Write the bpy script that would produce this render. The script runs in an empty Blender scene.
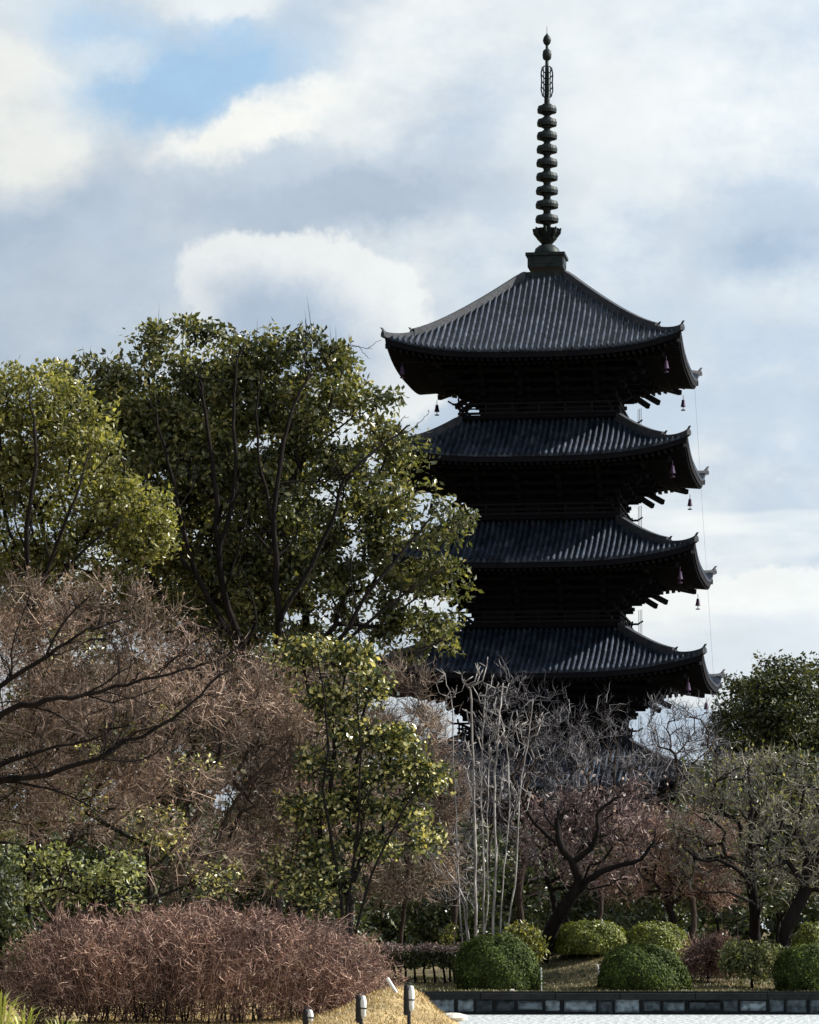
import bpy, math, random
import numpy as np
from math import radians as R, sin, cos, pi

SC = bpy.context.scene
COL = SC.collection
F = 3600.0; CX = 409.5; HY = 930.0; CAMZ = 2.0
random.seed(5)

def at(px, py, Y):
    """point at depth Y seen at pixel (px,py) of the photograph (used only to lay out the site)"""
    return np.array([(px-CX)*Y/F, Y, CAMZ+(HY-py)*Y/F])

# ------------------------------------------------------------------ materials
def new_mat(name):
    m = bpy.data.materials.new(name); m.use_nodes = True
    nt = m.node_tree; nt.nodes.clear()
    return m, nt, nt.nodes.new('ShaderNodeOutputMaterial')

def N(nt, t, **kw):
    n = nt.nodes.new(t)
    for k, v in kw.items():
        if k in n.inputs.keys(): n.inputs[k].default_value = v
        else: setattr(n, k, v)
    return n

def ramp(nt, fac, stops, interp='LINEAR'):
    r = nt.nodes.new('ShaderNodeValToRGB'); cr = r.color_ramp; cr.interpolation = interp
    while len(cr.elements) > 1: cr.elements.remove(cr.elements[-1])
    cr.elements[0].position = stops[0][0]; cr.elements[0].color = (*stops[0][1], 1)
    for p, c in stops[1:]:
        e = cr.elements.new(p); e.color = (*c, 1)
    nt.links.new(fac, r.inputs[0])
    return r.outputs[0]

def surf(name, stops, scale=1.0, rough=.8, bump=0.0, bscale=None, detail=5, metallic=0, spec=.3, coord='Object', stretch=None):
    m, nt, out = new_mat(name)
    tc = N(nt, 'ShaderNodeTexCoord'); src = tc.outputs[coord]
    if stretch:
        mp = N(nt, 'ShaderNodeMapping'); mp.inputs['Scale'].default_value = stretch
        nt.links.new(src, mp.inputs[0]); src = mp.outputs[0]
    nz = N(nt, 'ShaderNodeTexNoise', Scale=scale, Detail=detail, Roughness=.65)
    nt.links.new(src, nz.inputs['Vector'])
    c = ramp(nt, nz.outputs['Fac'], stops)
    b = N(nt, 'ShaderNodeBsdfPrincipled', Roughness=rough, Metallic=metallic)
    b.inputs['Specular IOR Level'].default_value = spec
    nt.links.new(c, b.inputs['Base Color'])
    if bump:
        n2 = N(nt, 'ShaderNodeTexNoise', Scale=bscale or scale*4, Detail=6)
        nt.links.new(src, n2.inputs['Vector'])
        bp = N(nt, 'ShaderNodeBump', Strength=bump, Distance=.1)
        nt.links.new(n2.outputs['Fac'], bp.inputs['Height']); nt.links.new(bp.outputs[0], b.inputs['Normal'])
    nt.links.new(b.outputs[0], out.inputs[0])
    return m

def leafmat(name, stops, trans=.35, rough=.4, clump=1.0, tint=(1.45, 1.4, .6), spec=.45, cstops=((.3, (.55, .55, .55)), (.7, (1.25, 1.25, 1.25)))):
    """leaves: colour varies from leaf to leaf; bough noise paints lit and shaded clumps"""
    m, nt, out = new_mat(name)
    geo = N(nt, 'ShaderNodeNewGeometry')
    c = ramp(nt, geo.outputs['Random Per Island'], stops)
    tc = N(nt, 'ShaderNodeTexCoord')
    nz = N(nt, 'ShaderNodeTexNoise', Scale=clump, Detail=3)
    nt.links.new(tc.outputs['Object'], nz.inputs['Vector'])
    v = ramp(nt, nz.outputs['Fac'], list(cstops))  # noise puts sunlit and shaded clumps into the colour
    mx = N(nt, 'ShaderNodeMix', data_type='RGBA', blend_type='MULTIPLY'); mx.inputs[0].default_value = 1
    nt.links.new(c, mx.inputs[6]); nt.links.new(v, mx.inputs[7])
    b = N(nt, 'ShaderNodeBsdfPrincipled', Roughness=rough)
    b.inputs['Specular IOR Level'].default_value = spec
    nt.links.new(mx.outputs[2], b.inputs['Base Color'])
    t = N(nt, 'ShaderNodeBsdfTranslucent')
    hs = N(nt, 'ShaderNodeMix', data_type='RGBA', blend_type='MULTIPLY'); hs.inputs[0].default_value = 1
    nt.links.new(mx.outputs[2], hs.inputs[6]); hs.inputs[7].default_value = (*tint, 1)
    nt.links.new(hs.outputs[2], t.inputs['Color'])
    ms = N(nt, 'ShaderNodeMixShader'); ms.inputs[0].default_value = trans
    nt.links.new(b.outputs[0], ms.inputs[1]); nt.links.new(t.outputs[0], ms.inputs[2])
    nt.links.new(ms.outputs[0], out.inputs[0])
    return m

def lin(r, g, b):
    f = lambda c: (c/255/12.92) if c/255 <= .04045 else ((c/255+.055)/1.055)**2.4
    return (f(r), f(g), f(b))

M = {}
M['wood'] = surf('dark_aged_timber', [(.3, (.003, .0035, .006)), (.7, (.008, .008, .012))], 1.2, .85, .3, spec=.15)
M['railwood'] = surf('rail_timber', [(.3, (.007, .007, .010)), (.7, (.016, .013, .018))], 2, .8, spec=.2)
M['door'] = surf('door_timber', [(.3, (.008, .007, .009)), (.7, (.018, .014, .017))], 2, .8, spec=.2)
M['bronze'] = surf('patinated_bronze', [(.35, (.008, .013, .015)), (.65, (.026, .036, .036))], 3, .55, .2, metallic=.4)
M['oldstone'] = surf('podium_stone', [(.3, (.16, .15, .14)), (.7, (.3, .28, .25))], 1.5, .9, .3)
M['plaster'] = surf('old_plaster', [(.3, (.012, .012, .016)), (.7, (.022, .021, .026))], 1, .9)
M['wire'] = surf('steel_wire', [(.3, (.2, .2, .22)), (.7, (.3, .3, .3))], 3, .5, metallic=.5)
M['bell'] = surf('bell_bronze', [(.3, (.04, .02, .06)), (.7, (.07, .035, .08))], 3, .5, metallic=.3)
M['ornament'] = surf('pale_weathered_tile', [(.3, (.12, .13, .15)), (.7, (.24, .25, .27))], 3, .7)

def tile_mat(name, g=1.0):
    m, nt, out = new_mat(name)
    tc = N(nt, 'ShaderNodeTexCoord')
    n1 = N(nt, 'ShaderNodeTexNoise', Scale=.8, Detail=6, Roughness=.7)
    n2 = N(nt, 'ShaderNodeTexVoronoi', Scale=3.2)
    nt.links.new(tc.outputs['Object'], n1.inputs['Vector']); nt.links.new(tc.outputs['Object'], n2.inputs['Vector'])
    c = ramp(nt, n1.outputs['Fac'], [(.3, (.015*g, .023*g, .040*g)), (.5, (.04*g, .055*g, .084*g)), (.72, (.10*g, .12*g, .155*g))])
    w = N(nt, 'ShaderNodeMix', data_type='RGBA', blend_type='MULTIPLY'); w.inputs[0].default_value = 1
    v = ramp(nt, n2.outputs['Color'], [(.1, (.35, .35, .37)), (.45, (1, 1, 1)), (.9, (1.45, 1.45, 1.45))])
    nt.links.new(c, w.inputs[6]); nt.links.new(v, w.inputs[7])
    b = N(nt, 'ShaderNodeBsdfPrincipled', Roughness=.5)
    b.inputs['Specular IOR Level'].default_value = .18
    nt.links.new(w.outputs[2], b.inputs['Base Color']); nt.links.new(b.outputs[0], out.inputs[0])
    return m
M['tile'] = tile_mat('shaded_pan_tile', .38); M['cover'] = tile_mat('lit_cover_tile', .72)  # pans dark with moss and painted trough shade, covers pale as lit ribs
M['ridge'] = surf('ridge_tile', [(.3, (.022, .026, .034)), (.7, (.06, .066, .08))], 2, .7, .3)
M['bark'] = surf('dark_bark', [(.3, (.008, .007, .007)), (.7, (.022, .018, .017))], 3, .95, .6, spec=.08, stretch=(1, 1, .3))
M['barkbrown'] = surf('brown_bark', [(.3, (.02, .015, .013)), (.7, (.06, .045, .037))], 3, .95, .6, spec=.08, stretch=(1, 1, .3))
M['palebark'] = surf('pale_smooth_bark', [(.3, (.10, .09, .09)), (.5, (.24, .22, .21)), (.68, (.48, .45, .42))], 3.5, .8, .2, stretch=(1, 1, .35))
def twigmat(name, a, b, c, cl=.6): return leafmat(name, [(0, a), (.55, b), (1, c)], 0.0, .8, cl, spec=.15, cstops=((.34, (.45, .45, .48)), (.66, (1.35, 1.3, 1.25))))  # pale stop and strong noise paint highlights and dark gaps among twigs
M['graytwig'] = twigmat('grey_twig_bark', (.04, .042, .055), (.12, .12, .14), (.42, .41, .42))
M['rusttwig'] = twigmat('rust_brown_twig', (.045, .034, .030), (.19, .13, .105), (.54, .43, .35))
M['tantwig'] = twigmat('tan_twig', (.09, .065, .055), (.24, .18, .14), (.5, .42, .34))
M['redtwig'] = twigmat('red_brown_twig', (.075, .045, .04), (.25, .15, .125), (.56, .41, .33), .9)
M['plumtwig'] = twigmat('wine_red_twig', (.06, .04, .042), (.17, .115, .115), (.44, .34, .33), .8)
M['lichentwig'] = twigmat('lichen_grey_twig', (.07, .065, .06), (.2, .185, .15), (.46, .44, .34), .6)
M['rustleaf'] = leafmat('withered_rust_leaf', [(0, (.06, .042, .038)), (.5, (.19, .135, .11)), (1, (.48, .38, .31))], .3, .6, .6, tint=(1.3, 1.05, .8), spec=.2, cstops=((.34, (.4, .42, .45)), (.66, (1.3, 1.25, 1.2))))
M['leafdark'] = leafmat('evergreen_leaf', [(0, (.03, .042, .018)), (.4, (.075, .09, .034)), (.75, (.18, .19, .07)), (1, (.38, .36, .2))], .3, .32, .55, tint=(1.35, 1.35, .6), cstops=((.36, (.45, .48, .5)), (.64, (1.4, 1.3, 1.2))))  # pale gold stops stand in for sunlit highlights on the crown
M['leafyellow'] = leafmat('yellow_green_leaf', [(0, (.06, .07, .02)), (.5, (.17, .178, .052)), (1, (.42, .40, .18))], .38, .35, .5)
M['leafvar'] = leafmat('glossy_mottled_leaf', [(0, (.02, .032, .014)), (.5, (.06, .08, .028)), (.70, (.22, .22, .06)), (.84, (.66, .60, .20)), (1, (.85, .80, .5))], .25, .28, 1.2, tint=(1.3, 1.2, .6))  # mottled leaf colour, its palest stops doubling as painted highlights
M['leafpale'] = leafmat('pale_green_leaf', [(0, (.06, .075, .03)), (.55, (.17, .2, .09)), (1, (.5, .52, .32))], .4, .4, .9)
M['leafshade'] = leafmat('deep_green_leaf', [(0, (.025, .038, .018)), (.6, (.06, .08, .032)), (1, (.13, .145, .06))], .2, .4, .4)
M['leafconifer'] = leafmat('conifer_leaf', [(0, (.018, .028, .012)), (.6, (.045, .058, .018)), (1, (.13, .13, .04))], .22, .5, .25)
M['leafbox'] = leafmat('clipped_green_leaf', [(0, (.03, .045, .014)), (.6, (.065, .095, .024)), (1, (.15, .19, .05))], .25, .6, 1.5, spec=.15)
M['leafgold'] = leafmat('clipped_golden_leaf', [(0, (.07, .09, .015)), (.6, (.17, .2, .03)), (1, (.32, .34, .07))], .25, .45, 1.5)
M['leafdry'] = leafmat('dry_leaf', [(0, (.1, .07, .06)), (.5, (.24, .18, .16)), (1, (.55, .47, .44))], .3, .6, .8, tint=(1.2, 1.05, .9))
M['grassdry'] = leafmat('dry_grass', [(0, (.22, .16, .07)), (.6, (.42, .32, .15)), (1, (.62, .5, .3))], .25, .6, .8, tint=(1.2, 1.05, .7))
M['grassgreen'] = leafmat('moss_grass', [(0, (.06, .07, .03)), (.6, (.13, .13, .06)), (1, (.25, .21, .12))], .25, .6, .8, tint=(1.2, 1.1, .6))
M['reed'] = leafmat('yellow_green_blade', [(0, (.2, .26, .05)), (1, (.5, .5, .18))], .35, .4, 1)
M['whitepaint'] = surf('white_paint', [(.3, (.45, .46, .47)), (.6, (.78, .8, .82))], 9, .45)
M['blackpaint'] = surf('black_housing', [(.3, (.008, .009, .012)), (.7, (.02, .02, .025))], 3, .5)
M['palestone'] = surf('pale_stone', [(.3, (.4, .38, .33)), (.7, (.62, .6, .55))], 3, .9, .4)
M['wallstone'] = leafmat('blue_grey_wall_stone', [(0, (.03, .036, .042)), (.5, (.10, .13, .15)), (1, (.24, .29, .33))], 0.0, .85, 5.0, spec=.2, cstops=((.34, (.45, .45, .45)), (.62, (1.4, 1.4, 1.4))))
M['coping'] = surf('dark_coping_stone', [(.3, (.006, .007, .008)), (.7, (.02, .021, .022))], 2, .9, .4)
M['mortar'] = surf('dark_joint', [(.3, (.005, .007, .01)), (.7, (.015, .018, .02))], 2, .8)  # dark backing between the wall blocks

# ------------------------------------------------------------------ mesh helpers
class MB:
    def __init__(s): s.v = []; s.f = []; s.n = 0; s.fs = []
    def add(s, V, faces):
        V = np.asarray(V, float).reshape(-1, 3)
        for f in faces: s.f.append([i+s.n for i in f])
        s.v.append(V); s.n += len(V)
        return s
    def addnp(s, V, Fa):
        V = np.asarray(V, float).reshape(-1, 3)
        s.fs.append(np.asarray(Fa, int)+s.n); s.v.append(V); s.n += len(V)
        return s
    def box(s, c, h, rz=0, tilt=None):
        c = np.array(c, float); hx, hy, hz = h
        V = np.array([[x, y, z] for z in (-hz, hz) for x, y in ((-hx, -hy), (hx, -hy), (hx, hy), (-hx, hy))])
        if tilt:
            a = tilt; ca, sa = cos(a), sin(a); V = V @ np.array([[ca, 0, sa], [0, 1, 0], [-sa, 0, ca]])
        if rz:
            a = rz; ca, sa = cos(a), sin(a); V = V @ np.array([[ca, sa, 0], [-sa, ca, 0], [0, 0, 1]])
        return s.add(V+c, [(3, 2, 1, 0), (4, 5, 6, 7), (0, 1, 5, 4), (1, 2, 6, 5), (2, 3, 7, 6), (3, 0, 4, 7)])
    def bar(s, a, b, w, h):
        """rectangular bar between two points"""
        a = np.array(a, float); b = np.array(b, float); d = b-a; L = np.linalg.norm(d)+1e-9; d /= L
        up = np.array([0, 0, 1.0]) if abs(d[2]) < .95 else np.array([0, 1.0, 0])
        sx = np.cross(d, up); sx /= np.linalg.norm(sx); uy = np.cross(sx, d)
        V = [p+sx*i*w/2+uy*j*h/2 for p in (a, b) for i, j in ((-1, -1), (1, -1), (1, 1), (-1, 1))]
        return s.add(V, [(0, 1, 2, 3), (7, 6, 5, 4), (0, 4, 5, 1), (1, 5, 6, 2), (2, 6, 7, 3), (3, 7, 4, 0)])
    def tube(s, P, rad, sides=6, cap=True):
        P = np.asarray(P, float); n = len(P); rad = np.broadcast_to(np.asarray(rad, float), (n,))
        T = np.gradient(P, axis=0); T /= np.linalg.norm(T, axis=1)[:, None]+1e-9
        ref = np.array([.31, .95, .05]) if abs(T[:, 2]).mean() > .6 else np.array([.05, .1, 1.0])
        A = np.cross(T, ref); A /= np.linalg.norm(A, axis=1)[:, None]+1e-9; B = np.cross(T, A)
        th = np.arange(sides)*2*pi/sides
        V = P[:, None]+rad[:, None, None]*(A[:, None]*np.cos(th)[None, :, None]+B[:, None]*np.sin(th)[None, :, None])
        i = np.arange(n-1)[:, None]*sides; j = np.arange(sides)[None]; k = (j+1) % sides
        q = np.stack([i+j, i+k, i+sides+k, i+sides+j], -1).reshape(-1, 4)
        base = s.n; s.addnp(V, q)
        if cap:
            s.f.append([base+x for x in range(sides)][::-1]); s.f.append([base+(n-1)*sides+x for x in range(sides)])
        return s
    def lathe(s, prof, c=(0, 0, 0), seg=16, sq=False):
        prof = np.array(prof, float); n = len(prof)
        th = np.arange(seg)*2*pi/seg
        V = np.stack([prof[:, 0][:, None]*np.cos(th), prof[:, 0][:, None]*np.sin(th), np.repeat(prof[:, 1][:, None], seg, 1)], -1)+np.array(c)
        i = np.arange(n-1)[:, None]*seg; j = np.arange(seg)[None]; k = (j+1) % seg
        q = np.stack([i+j, i+k, i+seg+k, i+seg+j], -1).reshape(-1, 4)
        base = s.n; s.addnp(V, q)
        s.f.append([base+x for x in range(seg)][::-1]); s.f.append([base+(n-1)*seg+x for x in range(seg)])
        return s
    def build(s, name, mat, parent=None, smooth=False, loc=None):
        V = np.concatenate(s.v) if s.v else np.zeros((0, 3))
        if loc is not None: V = V-np.array(loc)
        idx = []; tot = []
        for f in s.f: idx.extend(f); tot.append(len(f))
        idx = [np.array(idx, np.int32)]; tot = [np.array(tot, np.int32)]
        for a in s.fs:
            idx.append(a.reshape(-1).astype(np.int32)); tot.append(np.full(len(a), a.shape[1], np.int32))
        idx = np.concatenate(idx); tot = np.concatenate(tot)
        me = bpy.data.meshes.new(name)
        me.vertices.add(len(V)); me.vertices.foreach_set('co', V.astype(np.float32).ravel())
        me.loops.add(len(idx)); me.loops.foreach_set('vertex_index', idx)
        me.polygons.add(len(tot)); st = np.zeros(len(tot), np.int32); st[1:] = np.cumsum(tot)[:-1]
        me.polygons.foreach_set('loop_start', st)
        try: me.polygons.foreach_set('loop_total', tot)
        except Exception: pass
        me.polygons.foreach_set('use_smooth', np.full(len(tot), smooth, bool))
        me.update(calc_edges=True)
        me.materials.append(mat)
        o = bpy.data.objects.new(name, me); COL.objects.link(o)
        if parent: o.parent = parent
        if loc is not None: o.location = loc
        return o

def tag(o, label=None, cat=None, group=None, kind=None):
    if label: o['label'] = label
    if cat: o['category'] = cat
    if group: o['group'] = group
    if kind: o['kind'] = kind
    return o
def empty(name, loc, label, cat, group=None, rz=0):
    o = bpy.data.objects.new(name, None); COL.objects.link(o); o.location = loc; o.rotation_euler.z = rz
    o.empty_display_size = .3
    return tag(o, label, cat, group)

# ------------------------------------------------------------------ setting: ground and water
PEN = [(58, .9), (68, 1.0), (74, 1.25), (80, 1.35), (88, 1.0), (96, -1.5), (104, -4), (112, -6), (113.3, -6)]
def pen_edge(y): return np.interp(y, [a for a, b in PEN], [b for a, b in PEN])
def ground_z(x, y):
    x = np.asarray(x, float); y = np.asarray(y, float)
    g = np.zeros(np.broadcast(x, y).shape)
    # gentle mounds in the garden behind the wall
    for cx, cy, h, sx, sy in ((7.0, 125.5, 1.35, 3.6, 5.0), (13, 124, .3, 3, 4), (-6, 128, .5, 6, 8), (1, 124, .15, 3, 4), (3, 150, .4, 10, 8)):
        g = g+h*np.exp(-((x-cx)/sx)**2-((y-cy)/sy)**2)
    g = g+.05*np.sin(x*1.3+y*.7)*np.sin(y*.9-x*.4)
    edge = np.clip((y-113.5)/1.5, 0, 1); g = np.where(y > 113, g*edge, g)
    m = .02+.74*np.exp(-((x+.45)/1.25)**2-((y-75)/4.2)**2)+.1*np.sin(x*2.1+1)*np.sin(y*.6)*np.exp(-(x/4)**2)
    e = pen_edge(y); pen = (y > 58) & (y < 113.4)
    m = m*np.clip((e-x)/1.0, 0, 1)-.75*np.clip((x-e+.2)/.6, 0, 1)
    g = np.where(pen, m, g)
    deep = -1.6
    inpond = ((y > 40) & (y < 113.4) & (x < 70)) & ~((y >= 58) & (x < e+.4))
    inpond &= ~((y < 58) & (x < -9))
    g = np.where(inpond, deep, g)
    g = np.where((y <= 40), .15, g)
    return g
def build_ground():
    xs = np.unique(np.concatenate([np.linspace(-2500, -60, 14), np.linspace(-60, -15, 24), np.arange(-15, 19, .4), np.linspace(19, 80, 30), np.linspace(80, 2500, 14)]))
    ys = np.unique(np.concatenate([np.linspace(-300, 38, 12), np.arange(38, 58, 2.5), np.arange(58, 113, .8), [113.3, 113.44, 113.5], np.arange(114, 150, .8), np.linspace(150, 330, 40), np.linspace(340, 4000, 14)]))
    X, Y = np.meshgrid(xs, ys); Z = ground_z(X, Y)
    nx, ny = len(xs), len(ys)
    i = np.arange(ny-1)[:, None]*nx; j = np.arange(nx-1)[None]
    q = np.stack([i+j, i+j+1, i+nx+j+1, i+nx+j], -1).reshape(-1, 4)
    m, nt, out = new_mat('garden_ground')
    tc = N(nt, 'ShaderNodeTexCoord')
    a = N(nt, 'ShaderNodeTexNoise', Scale=.35, Detail=8, Roughness=.7); nt.links.new(tc.outputs['Object'], a.inputs['Vector'])
    c1 = ramp(nt, a.outputs['Fac'], [(.32, (.05, .055, .028)), (.5, (.13, .105, .06)), (.68, (.26, .2, .115))])
    fine = N(nt, 'ShaderNodeTexNoise', Scale=9, Detail=6); nt.links.new(tc.outputs['Object'], fine.inputs['Vector'])
    c2 = ramp(nt, fine.outputs['Fac'], [(.3, (.45, .45, .45)), (.7, (1.4, 1.4, 1.4))])
    # dry grass on the near spit of land (its own cover, by place)
    sep = N(nt, 'ShaderNodeSeparateXYZ'); nt.links.new(tc.outputs['Object'], sep.inputs[0])
    mr = N(nt, 'ShaderNodeMapRange'); mr.inputs['From Min'].default_value = 96; mr.inputs['From Max'].default_value = 112
    mr.inputs['To Min'].default_value = 1; mr.inputs['To Max'].default_value = 0
    nt.links.new(sep.outputs[1], mr.inputs[0])
    mx = N(nt, 'ShaderNodeMix', data_type='RGBA'); nt.links.new(mr.outputs[0], mx.inputs[0]); nt.links.new(c1, mx.inputs[6])
    c3 = ramp(nt, a.outputs['Fac'], [(.3, (.2, .15, .075)), (.55, (.4, .3, .15)), (.7, (.5, .4, .22))]); nt.links.new(c3, mx.inputs[7])
    w = N(nt, 'ShaderNodeMix', data_type='RGBA', blend_type='MULTIPLY'); w.inputs[0].default_value = 1
    nt.links.new(mx.outputs[2], w.inputs[6]); nt.links.new(c2, w.inputs[7])
    b = N(nt, 'ShaderNodeBsdfPrincipled', Roughness=.95); b.inputs['Specular IOR Level'].default_value = .1
    nt.links.new(w.outputs[2], b.inputs['Base Color'])
    bp = N(nt, 'ShaderNodeBump', Strength=.6, Distance=.08); nt.links.new(fine.outputs['Fac'], bp.inputs['Height']); nt.links.new(bp.outputs[0], b.inputs['Normal'])
    nt.links.new(b.outputs[0], out.inputs[0])
    o = MB().addnp(np.stack([X, Y, Z], -1), q).build('ground', m, smooth=True)
    tag(o, 'brown grassy garden ground around the pond', kind='structure')
    # water
    m, nt, out = new_mat('pond_water')
    tc = N(nt, 'ShaderNodeTexCoord'); mp = N(nt, 'ShaderNodeMapping'); mp.inputs['Scale'].default_value = (1, .6, 1)
    nt.links.new(tc.outputs['Object'], mp.inputs[0])
    nz = N(nt, 'ShaderNodeTexNoise', Scale=5, Detail=4); nt.links.new(mp.outputs[0], nz.inputs['Vector'])
    bp = N(nt, 'ShaderNodeBump', Strength=.8, Distance=.25); nt.links.new(nz.outputs['Fac'], bp.inputs['Height'])
    b = N(nt, 'ShaderNodeBsdfPrincipled', Roughness=.35); b.inputs['Base Color'].default_value = (.52, .56, .57, 1)  # pale base colour stands in for sky reflected on the ripples
    b.inputs['Specular IOR Level'].default_value = .6
    nt.links.new(bp.outputs[0], b.inputs['Normal']); nt.links.new(b.outputs[0], out.inputs[0])
    w = MB().addnp(np.array([(-9.5, 39.5, -.66), (70.5, 39.5, -.66), (70.5, 113.6, -.66), (-9.5, 113.6, -.66)]), [[0, 1, 2, 3]]).build('water', m)
    tag(w, 'pale pond water in front of the stone edge', kind='structure')
build_ground()

def build_wall():
    rng = np.random.default_rng(3)
    root = empty('stone_retaining_wall', (12, 113.35, -.7), 'low pond retaining wall of blue grey stone blocks under a dark coping', 'wall')
    L0, L1 = -5.8, 70
    b = MB(); b.box(((L0+L1)/2-12, .12, .22), ((L1-L0)/2, .1, .55)); b.build('wall_backing', M['mortar'], root)
    b = MB(); x = L0
    while x < L1:   # coping slabs, slightly uneven
        w = rng.uniform(1.2, 2.4); b.box((x+w/2-12, -.02+rng.uniform(-.02, .02), .615+rng.uniform(-.012, .012)), (w/2-.012, .3, .1)); x += w
    b.build('coping', M['coping'], root)
    b = MB(); x = L0+.1
    while x < L1-.9:
        w = rng.uniform(.45, 1.1); h = rng.uniform(.14, .235); z0 = .06+.25+rng.uniform(-.02, .02)
        # a rough block: box with jittered, chamfered front
        cx = x+w/2-12; f = -.06+rng.uniform(-.03, .02)
        outer = [(cx-w/2+.04, 0.02, z0-h), (cx+w/2-.04, 0.02, z0-h), (cx+w/2-.04, .02, z0+h), (cx-w/2+.04, .02, z0+h)]
        j = lambda: rng.uniform(-.045, .045)
        inner = [(cx-w/2+.09+j(), f+j()*.4, z0-h+.05+j()), (cx+w/2-.09+j(), f+j()*.4, z0-h+.05+j()), (cx+w/2-.09+j(), f+j()*.4, z0+h-.05+j()), (cx-w/2+.09+j(), f+j()*.4, z0+h-.05+j())]
        b.add(outer+inner, [(4, 5, 6, 7), (0, 1, 5, 4), (1, 2, 6, 5), (2, 3, 7, 6), (3, 0, 4, 7)])
        x += w+rng.uniform(.0, .07)
    o = b.build('block_course', M['wallstone'], root)
    bv = o.modifiers.new('worn', 'BEVEL'); bv.width = .03; bv.segments = 2; bv.limit_method = 'ANGLE'
build_wall()

# ------------------------------------------------------------------ pagoda
LV = [  # bottom to top: re, z eave underside at mid, r top, z top, body half, body bottom z
    dict(re=10.9, ze=10.0, rt=5.0, zt=13.25, body=4.75, zb=1.25, rail=None),
    dict(re=10.12, ze=16.67, rt=4.9, zt=19.9, body=4.15, zb=13.7, rail=4.9),
    dict(re=9.62, ze=23.19, rt=4.8, zt=26.35, body=3.95, zb=20.35, rail=4.9),
    dict(re=9.15, ze=29.45, rt=4.8, zt=32.4, body=3.75, zb=26.8, rail=4.88),
    dict(re=8.75, ze=35.65, rt=1.35, zt=41.6, body=3.5, zb=32.85, rail=4.86),
]
def rot4(V, k):
    a = k*pi/2; c, s = round(cos(a)), round(sin(a))
    V = np.asarray(V, float); out = V.copy(); out[..., 0] = V[..., 0]*c-V[..., 1]*s; out[..., 1] = V[..., 0]*s+V[..., 1]*c
    return out
def roof_fn(L, top):
    re, rt = L['re'], L['rt']; z0 = L['ze']+.42; rise = L['zt']-z0; a = .8 if top else .62; lf = 1.0
    def f(x, r):
        t = np.clip((re-r)/(re-rt), 0, 1)
        return z0+rise*(a*t+(1-a)*t*t)+lf*(np.abs(x)/re)**3.2*(r/re)**3.2
    return f
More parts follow.
